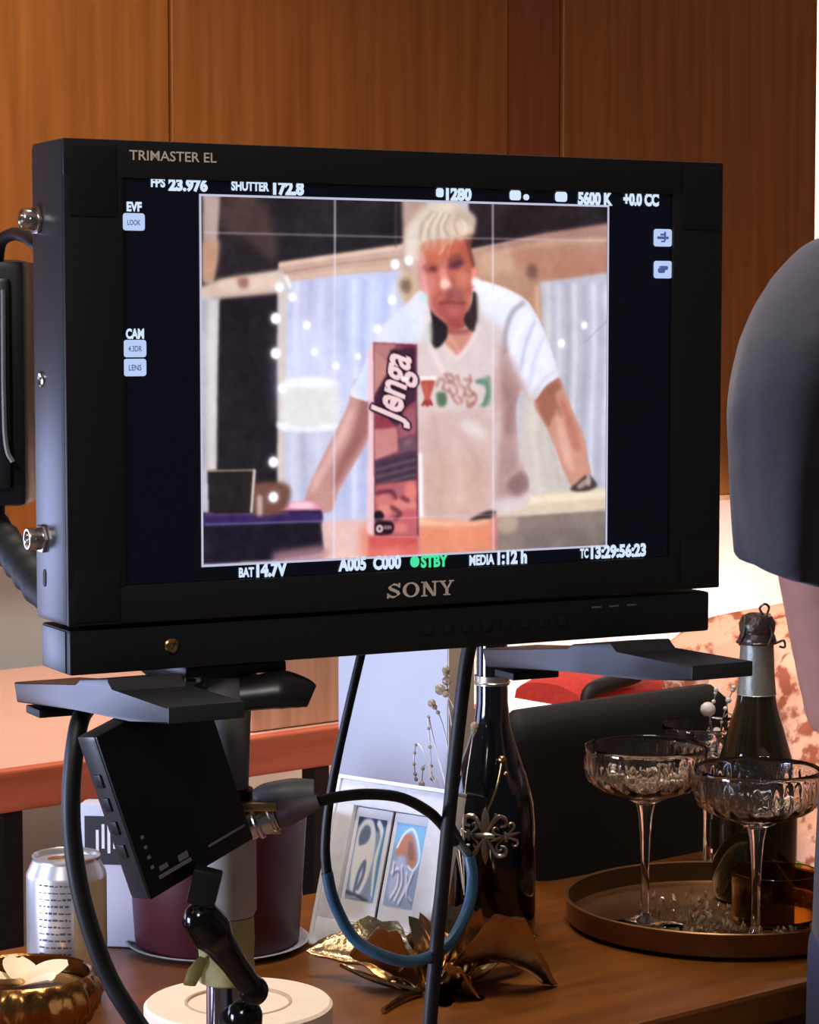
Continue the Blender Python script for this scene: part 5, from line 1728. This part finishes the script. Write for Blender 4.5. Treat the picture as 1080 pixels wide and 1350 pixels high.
tp = thing('tape_roll', 'thick roll of white tape lying flat behind the chrome tube', 'tape', (-0.1225, 1.705, TZ))
bm = B(); lathe(bm, [(0.0385, 0.0), (0.0655, 0.0), (0.0675, 0.002), (0.0675, 0.046), (0.0655, 0.048), (0.0385, 0.048)], 96, closed=True)
obj('wound_tape', bm, M['tape_paper'], tp, angle=30)
bm = B(); lathe(bm, [(0.0365, 0.0005), (0.0384, 0.0005), (0.0384, 0.0485), (0.0365, 0.0485)], 72, closed=True)
obj('core', bm, M['tape_edge'], tp)
bm = B(); lathe(bm, [(0, 0.044), (0.0364, 0.044), (0.0364, 0.0465), (0.030, 0.0468), (0, 0.0468)], 60)
obj('core_cap', bm, M['tape_paper'], tp)

bw = thing('gold_bowl', 'hammered gold bowl with a white flower floating inside', 'bowl', (at(30, 1300, 1.785).x, 1.785, TZ))
bm = B()


def dimple(a, z, j): return 1 + (0.04 * math.sin(22 * a + 3 * z * 160) * math.sin(z * 330 + 1.0) if 0.006 < z < 0.046 and j < 9 else 0)


lathe(bm, [(0, 0.0), (0.030, 0.0), (0.040, 0.004), (0.050, 0.012), (0.0565, 0.023), (0.0585, 0.033), (0.0568, 0.042), (0.0540, 0.047), (0.0515, 0.0485), (0.050, 0.047), (0.0525, 0.041), (0.0540, 0.033), (0.050, 0.019), (0.036, 0.008), (0, 0.006)], 128, None, 0, dimple)
obj('shell', bm, M['gold'], bw, angle=50)
bm = B(); lathe(bm, [(0, 0.030), (0.0505, 0.030), (0.0522, 0.0345), (0, 0.035)], 48)
obj('wax', bm, M['wax'], bw)
fl = thing('plumeria_flower', 'white five-petalled flower floating in the gold bowl', 'flower', (bw.location.x - .002, bw.location.y - .004, TZ + .0352))
for k in range(5):
    a = k * 2 * math.pi / 5 + .35
    bm = B()
    rings = []
    for i in range(8):
        q = i / 7
        r_ = 0.003 + 0.036 * q
        w_ = 0.0135 * math.sin(math.pi * min(.97, .12 + .82 * q)) ** .8
        c_ = Vector((r_ * math.cos(a + .15 * q), r_ * math.sin(a + .15 * q), 0.003 + .016 * q * (1 - .35 * q)))
        s_ = Vector((-math.sin(a), math.cos(a), .22))
        ring = []
        for j in range(12):
            b_ = 2 * math.pi * j / 12
            ring.append(c_ + s_ * (w_ * math.cos(b_)) + Vector((0, 0, .0009 * math.sin(b_) + .003 * math.cos(b_) ** 2)))
        rings.append(ring)
    loft(bm, rings)
    obj('petal', bm, M['petal'], fl)
bm = B(); ball(bm, (0, 0, .006), .0045, 2, (1, 1, .7))
obj('flower_heart', bm, M['petal_heart'], fl)
# ------------------------------------------------------------------ peach drape and plant at the right
dr = thing('draped_fabric', 'peach crinkled patterned fabric heaped behind the bottle at the right', 'fabric', (0.62, 3.12, 0.0))
bm = B()
nz = np.random.default_rng(4)
ph_ = nz.uniform(0, 6.28, 24)
rings = []
NV, NR = 54, 90
for i in range(NV + 1):
    q = i / NV
    z = 0.925 * q
    sh_ = 1 - 0.18 * q - 0.75 * max(0, (q - .93) / .07) ** 2
    ring = []
    for j in range(NR):
        a = 2 * math.pi * j / NR
        fold = 0.022 * math.sin(9 * a + ph_[0] + 1.4 * math.sin(5 * q + ph_[1])) + 0.014 * math.sin(17 * a + ph_[2] + 9 * q) + 0.010 * math.sin(23 * a - 26 * q + ph_[3]) + 0.010 * math.sin(31 * a + 38 * q) * math.sin(24 * q + 4 * a) + 0.007 * math.sin(14 * a - 60 * q + 2 * math.sin(9 * a))
        ring.append(Vector(((0.32 + fold) * sh_ * math.cos(a), (0.20 + fold) * sh_ * math.sin(a), z + .012 * math.sin(6 * a + ph_[4]) * q)))
    rings.append(ring)
loft(bm, rings)
obj('crinkled_cloth', bm, M['drape'], dr, angle=80)

pl = thing('potted_plant', 'potted green plant on the floor beyond the table end', 'plant', (0.455, 2.60, 0.0))
bm = B(); lathe(bm, [(0, 0), (0.075, 0), (0.08, 0.01), (0.10, 0.22), (0.105, 0.24), (0.096, 0.24), (0.09, 0.215), (0, 0.21)], 40)
obj('pot', bm, M['terracotta'], pl)
for k in range(9):
    a = k * 0.7 + .2
    rr_ = 0.035 + 0.006 * (k % 4)
    top = Vector((rr_ * math.cos(a), rr_ * math.sin(a), 0.52 + 0.024 * (k % 5)))
    bm = B(); tube(bm, [(0.01 * math.cos(a), 0.01 * math.sin(a), 0.21), (0.02 * math.cos(a), .02 * math.sin(a), .38), top], .003, 8, 5)
    s_ = obj('stem', bm, M['leaf'], pl)
    bm = B()
    leaf_mesh(bm, top, top + Vector((0.035 * math.cos(a), 0.035 * math.sin(a), 0.105)), .05, .012, -.01, 0, .1)
    obj('leaf', bm, M['leaf'], s_, angle=60)


# ------------------------------------------------------------------ person standing at the right
def soft(name, bm, m, parent, vox=0.009, it=8):
    o = obj(name, bm, m, parent)
    r = o.modifiers.new('join', 'REMESH')
    r.mode = 'VOXEL'
    r.voxel_size = vox
    r.use_smooth_shade = True
    s = o.modifiers.new('soften', 'SMOOTH')
    s.factor = 0.6
    s.iterations = it
    return o


pe = thing('person', 'person seen from behind in a charcoal t-shirt at the right edge', 'person', (0.482, 1.86, 0.0))
PO = pe.location
zc = lambda y: at(1000, y, 1.86).z
xc = lambda x: at(x, 600, 1.86).x - PO.x

LSH = Vector((-0.180, 0.0, 1.235)); LEL = Vector((-0.128, 0.050, 0.965)); LWR = Vector((0.02, 0.215, 0.90))
RSH = Vector((0.165, 0.0, 1.275)); REL = Vector((0.205, 0.02, 1.00)); RWR = Vector((0.20, 0.12, 0.80))
HIPZ, KNZ = 0.80, 0.43
bm = B()
# trunk, neck, head
loft(bm, [ell((0, y, z), a, b, 24) for z, a, b, y in ((0.74, .145, .105, .01), (0.84, .155, .115, .01), (0.96, .135, .10, .01), (1.08, .145, .105, .005), (1.18, .165, .11, 0), (1.27, .165, .095, 0), (1.33, .10, .075, .005), (1.355, .06, .06, .01))])
loft(bm, [ell((0, y, z), a, b, 20) for z, a, b, y in ((1.30, .065, .065, .01), (1.37, .055, .058, .018), (1.42, .055, .06, .025), (1.46, .05, .06, .03))])
loft(bm, [ell((0, y, z), a, b, 24) for z, a, b, y in ((1.412, .030, .035, .085), (1.425, .048, .060, .06), (1.455, .060, .080, .045), (1.50, .070, .092, .035), (1.55, .074, .098, .030), (1.59, .070, .092, .025), (1.62, .054, .072, .022), (1.64, .025, .035, .02))])
ball(bm, (0, .128, 1.492), .013, 2, (1, 1.3, 1.5))                    # nose
tube(bm, [(0, .122, 1.53), (0, .130, 1.51), (0, .136, 1.488)], [.008, .010, .011], 10, 4)
tube(bm, [(-.018, .118, 1.453), (0, .125, 1.454), (.018, .118, 1.453)], .007, 8, 4)
for s in (-1, 1):
    ball(bm, (.074 * s, .028, 1.50), .026, 2, (.35, .75, 1.15))       # ear
    ball(bm, (.030 * s, .108, 1.525), .014, 2, (1.3, .7, .7))
for sh_, el_, wr_ in ((LSH, LEL, LWR), (RSH, REL, RWR)):
    tube(bm, [sh_ + Vector((0, 0, .005)), sh_ + (el_ - sh_) * .35, sh_ + (el_ - sh_) * .75, el_], [.044, .044, .041, .037], 16, 5)
    tube(bm, [el_, el_ + (wr_ - el_) * .35, wr_], [.037, .036, .025], 16, 5)
for s in (-1, 1):
    tube(bm, [(.075 * s, .01, .82), (.082 * s, .01, .66), (.085 * s, .015, KNZ + .04), (.085 * s, .015, KNZ - .04), (.087 * s, -.005, .28), (.088 * s, 0, .09), (.088 * s, .0, .045)], [.085, .080, .056, .054, .052, .036, .038], 18, 5)
    tube(bm, [(.088 * s, -.045, .035), (.090 * s, .03, .035), (.096 * s, .14, .025)], [.034, .036, .026], 14, 5)


def hand(bm, wr_, d, palm_n, side):
    d = d.normalized(); palm_n = (palm_n - d * palm_n.dot(d)).normalized()
    sd = d.cross(palm_n) * side
    rings = []
    for q, w, h in ((-.01, .024, .020), (.015, .030, .016), (.045, .038, .014), (.075, .039, .012), (.085, .036, .010)):
        c_ = wr_ + d * q
        rings.append([c_ + sd * (w * math.cos(a)) + palm_n * (h * math.sin(a)) for a in [2 * math.pi * j / 14 for j in range(14)]])
    loft(bm, rings)
    for k, ln in enumerate((.066, .075, .070, .054)):
        b_ = wr_ + d * .080 + sd * (.028 - .0185 * k)
        tube(bm, [b_ - d * .012, b_ + d * ln * .45 + palm_n * .004, b_ + d * ln * .78 + palm_n * .016, b_ + d * ln * .92 + palm_n * .032], [.0098, .0092, .0085, .0070], 10, 4)
    b_ = wr_ + d * .025 + sd * .026
    tube(bm, [b_, b_ + d * .022 + sd * .022 + palm_n * .006, b_ + d * .046 + sd * .030 + palm_n * .014, b_ + d * .066 + sd * .030 + palm_n * .022], [.0130, .0115, .0100, .0080], 10, 4)


hand(bm, LWR, LWR - LEL, Vector((0, -.3, -1)), 1)
hand(bm, RWR, RWR - REL, Vector((-1, 0, -.2)), -1)
body = soft('body', bm, M['skin'], pe, 0.0062, 5)

# t-shirt: trunk and two loose sleeves
bm = B()
X0 = lambda x: xc(x)
loft(bm, [ell((cx, y, z), a, b, 40, 2.3) for z, a, b, y, cx in ((0.775, .172, .135, .005, .006), (0.86, .168, .132, .005, .004), (0.96, .162, .125, .005, .002), (1.08, .162, .124, 0, 0), (1.18, .180, .124, 0, 0), (1.26, .190, .112, 0, 0), (1.315, .160, .095, 0, 0), (1.352, .125, .085, .005, 0), (1.378, .080, .078, .01, 0))])
slv = [(312, 1082, 1140), (322, 1062, 1150), (338, 1044, 1156), (365, 1020, 1156), (405, 995, 1152), (450, 976, 1140), (500, 964, 1124), (540, 959, 1112), (600, 962, 1104), (650, 965, 1098), (700, 969, 1094), (735, 973, 1092), (757, 978, 1090)]


def sleeve(bm, sgn):
    n = 40
    rings = []
    for k, (py, xa, xb) in enumerate(slv):
        a_, b_ = at(xa, py, 1.86) - PO, at(xb, py, 1.86) - PO
        c_, r_ = (a_ + b_) / 2, (b_.x - a_.x) / 2
        q = k / (len(slv) - 1)
        ring = []
        for j in range(n):
            a = 2 * math.pi * j / n
            w = r_ * (1 + (.06 * math.sin(7 * a + 5 * q) + .045 * math.sin(12 * a - 6 * q)) * max(0, q - .25) * 1.5)
            yr = min(.070, .035 + .09 * q) * (1 + .06 * math.sin(5 * a + 4 * q) * q)
            ring.append(Vector(((c_.x + w * math.cos(a)) * sgn, .004 + yr * math.sin(a), c_.z - (.010 * math.cos(a) if q == 1 else 0))))
        rings.append(ring)
    loft(bm, rings)


sleeve(bm, 1); sleeve(bm, -1)
shirt = soft('t_shirt', bm, M['shirt'], pe, 0.0058, 3)
bm = B()
loft(bm, [ell((0, y, z), a, b, 28) for z, a, b, y in ((0.72, .150, .112, .01), (0.80, .158, .118, .01), (0.86, .160, .120, .01))])
for s in (-1, 1):
    tube(bm, [(.078 * s, .01, .80), (.086 * s, .01, .62), (.090 * s, .012, .40), (.092 * s, 0, .22), (.092 * s, .0, .07)], [.092, .086, .074, .068, .064], 20, 5)
soft('trousers', bm, M['trouser'], pe, 0.0075, 6)
bm = B()
loft(bm, [ell((0, y, z), a, b, 24) for z, a, b, y in ((1.44, .062, .058, -.012), (1.50, .077, .078, .0), (1.56, .082, .098, .014), (1.61, .074, .094, .020), (1.64, .052, .066, .018), (1.655, .022, .03, .018))])
soft('hair', bm, M['hair'], pe, 0.007, 4)
for s in (-1, 1):
    bm = B(); tube(bm, [(.088 * s, -.055, .042), (.090 * s, .03, .045), (.097 * s, .16, .034)], [.040, .044, .034], 16, 5)
    for v in bm.verts: v.co.z = max(v.co.z, 0.001)
    obj('shoe', bm, M['shoe'], pe)
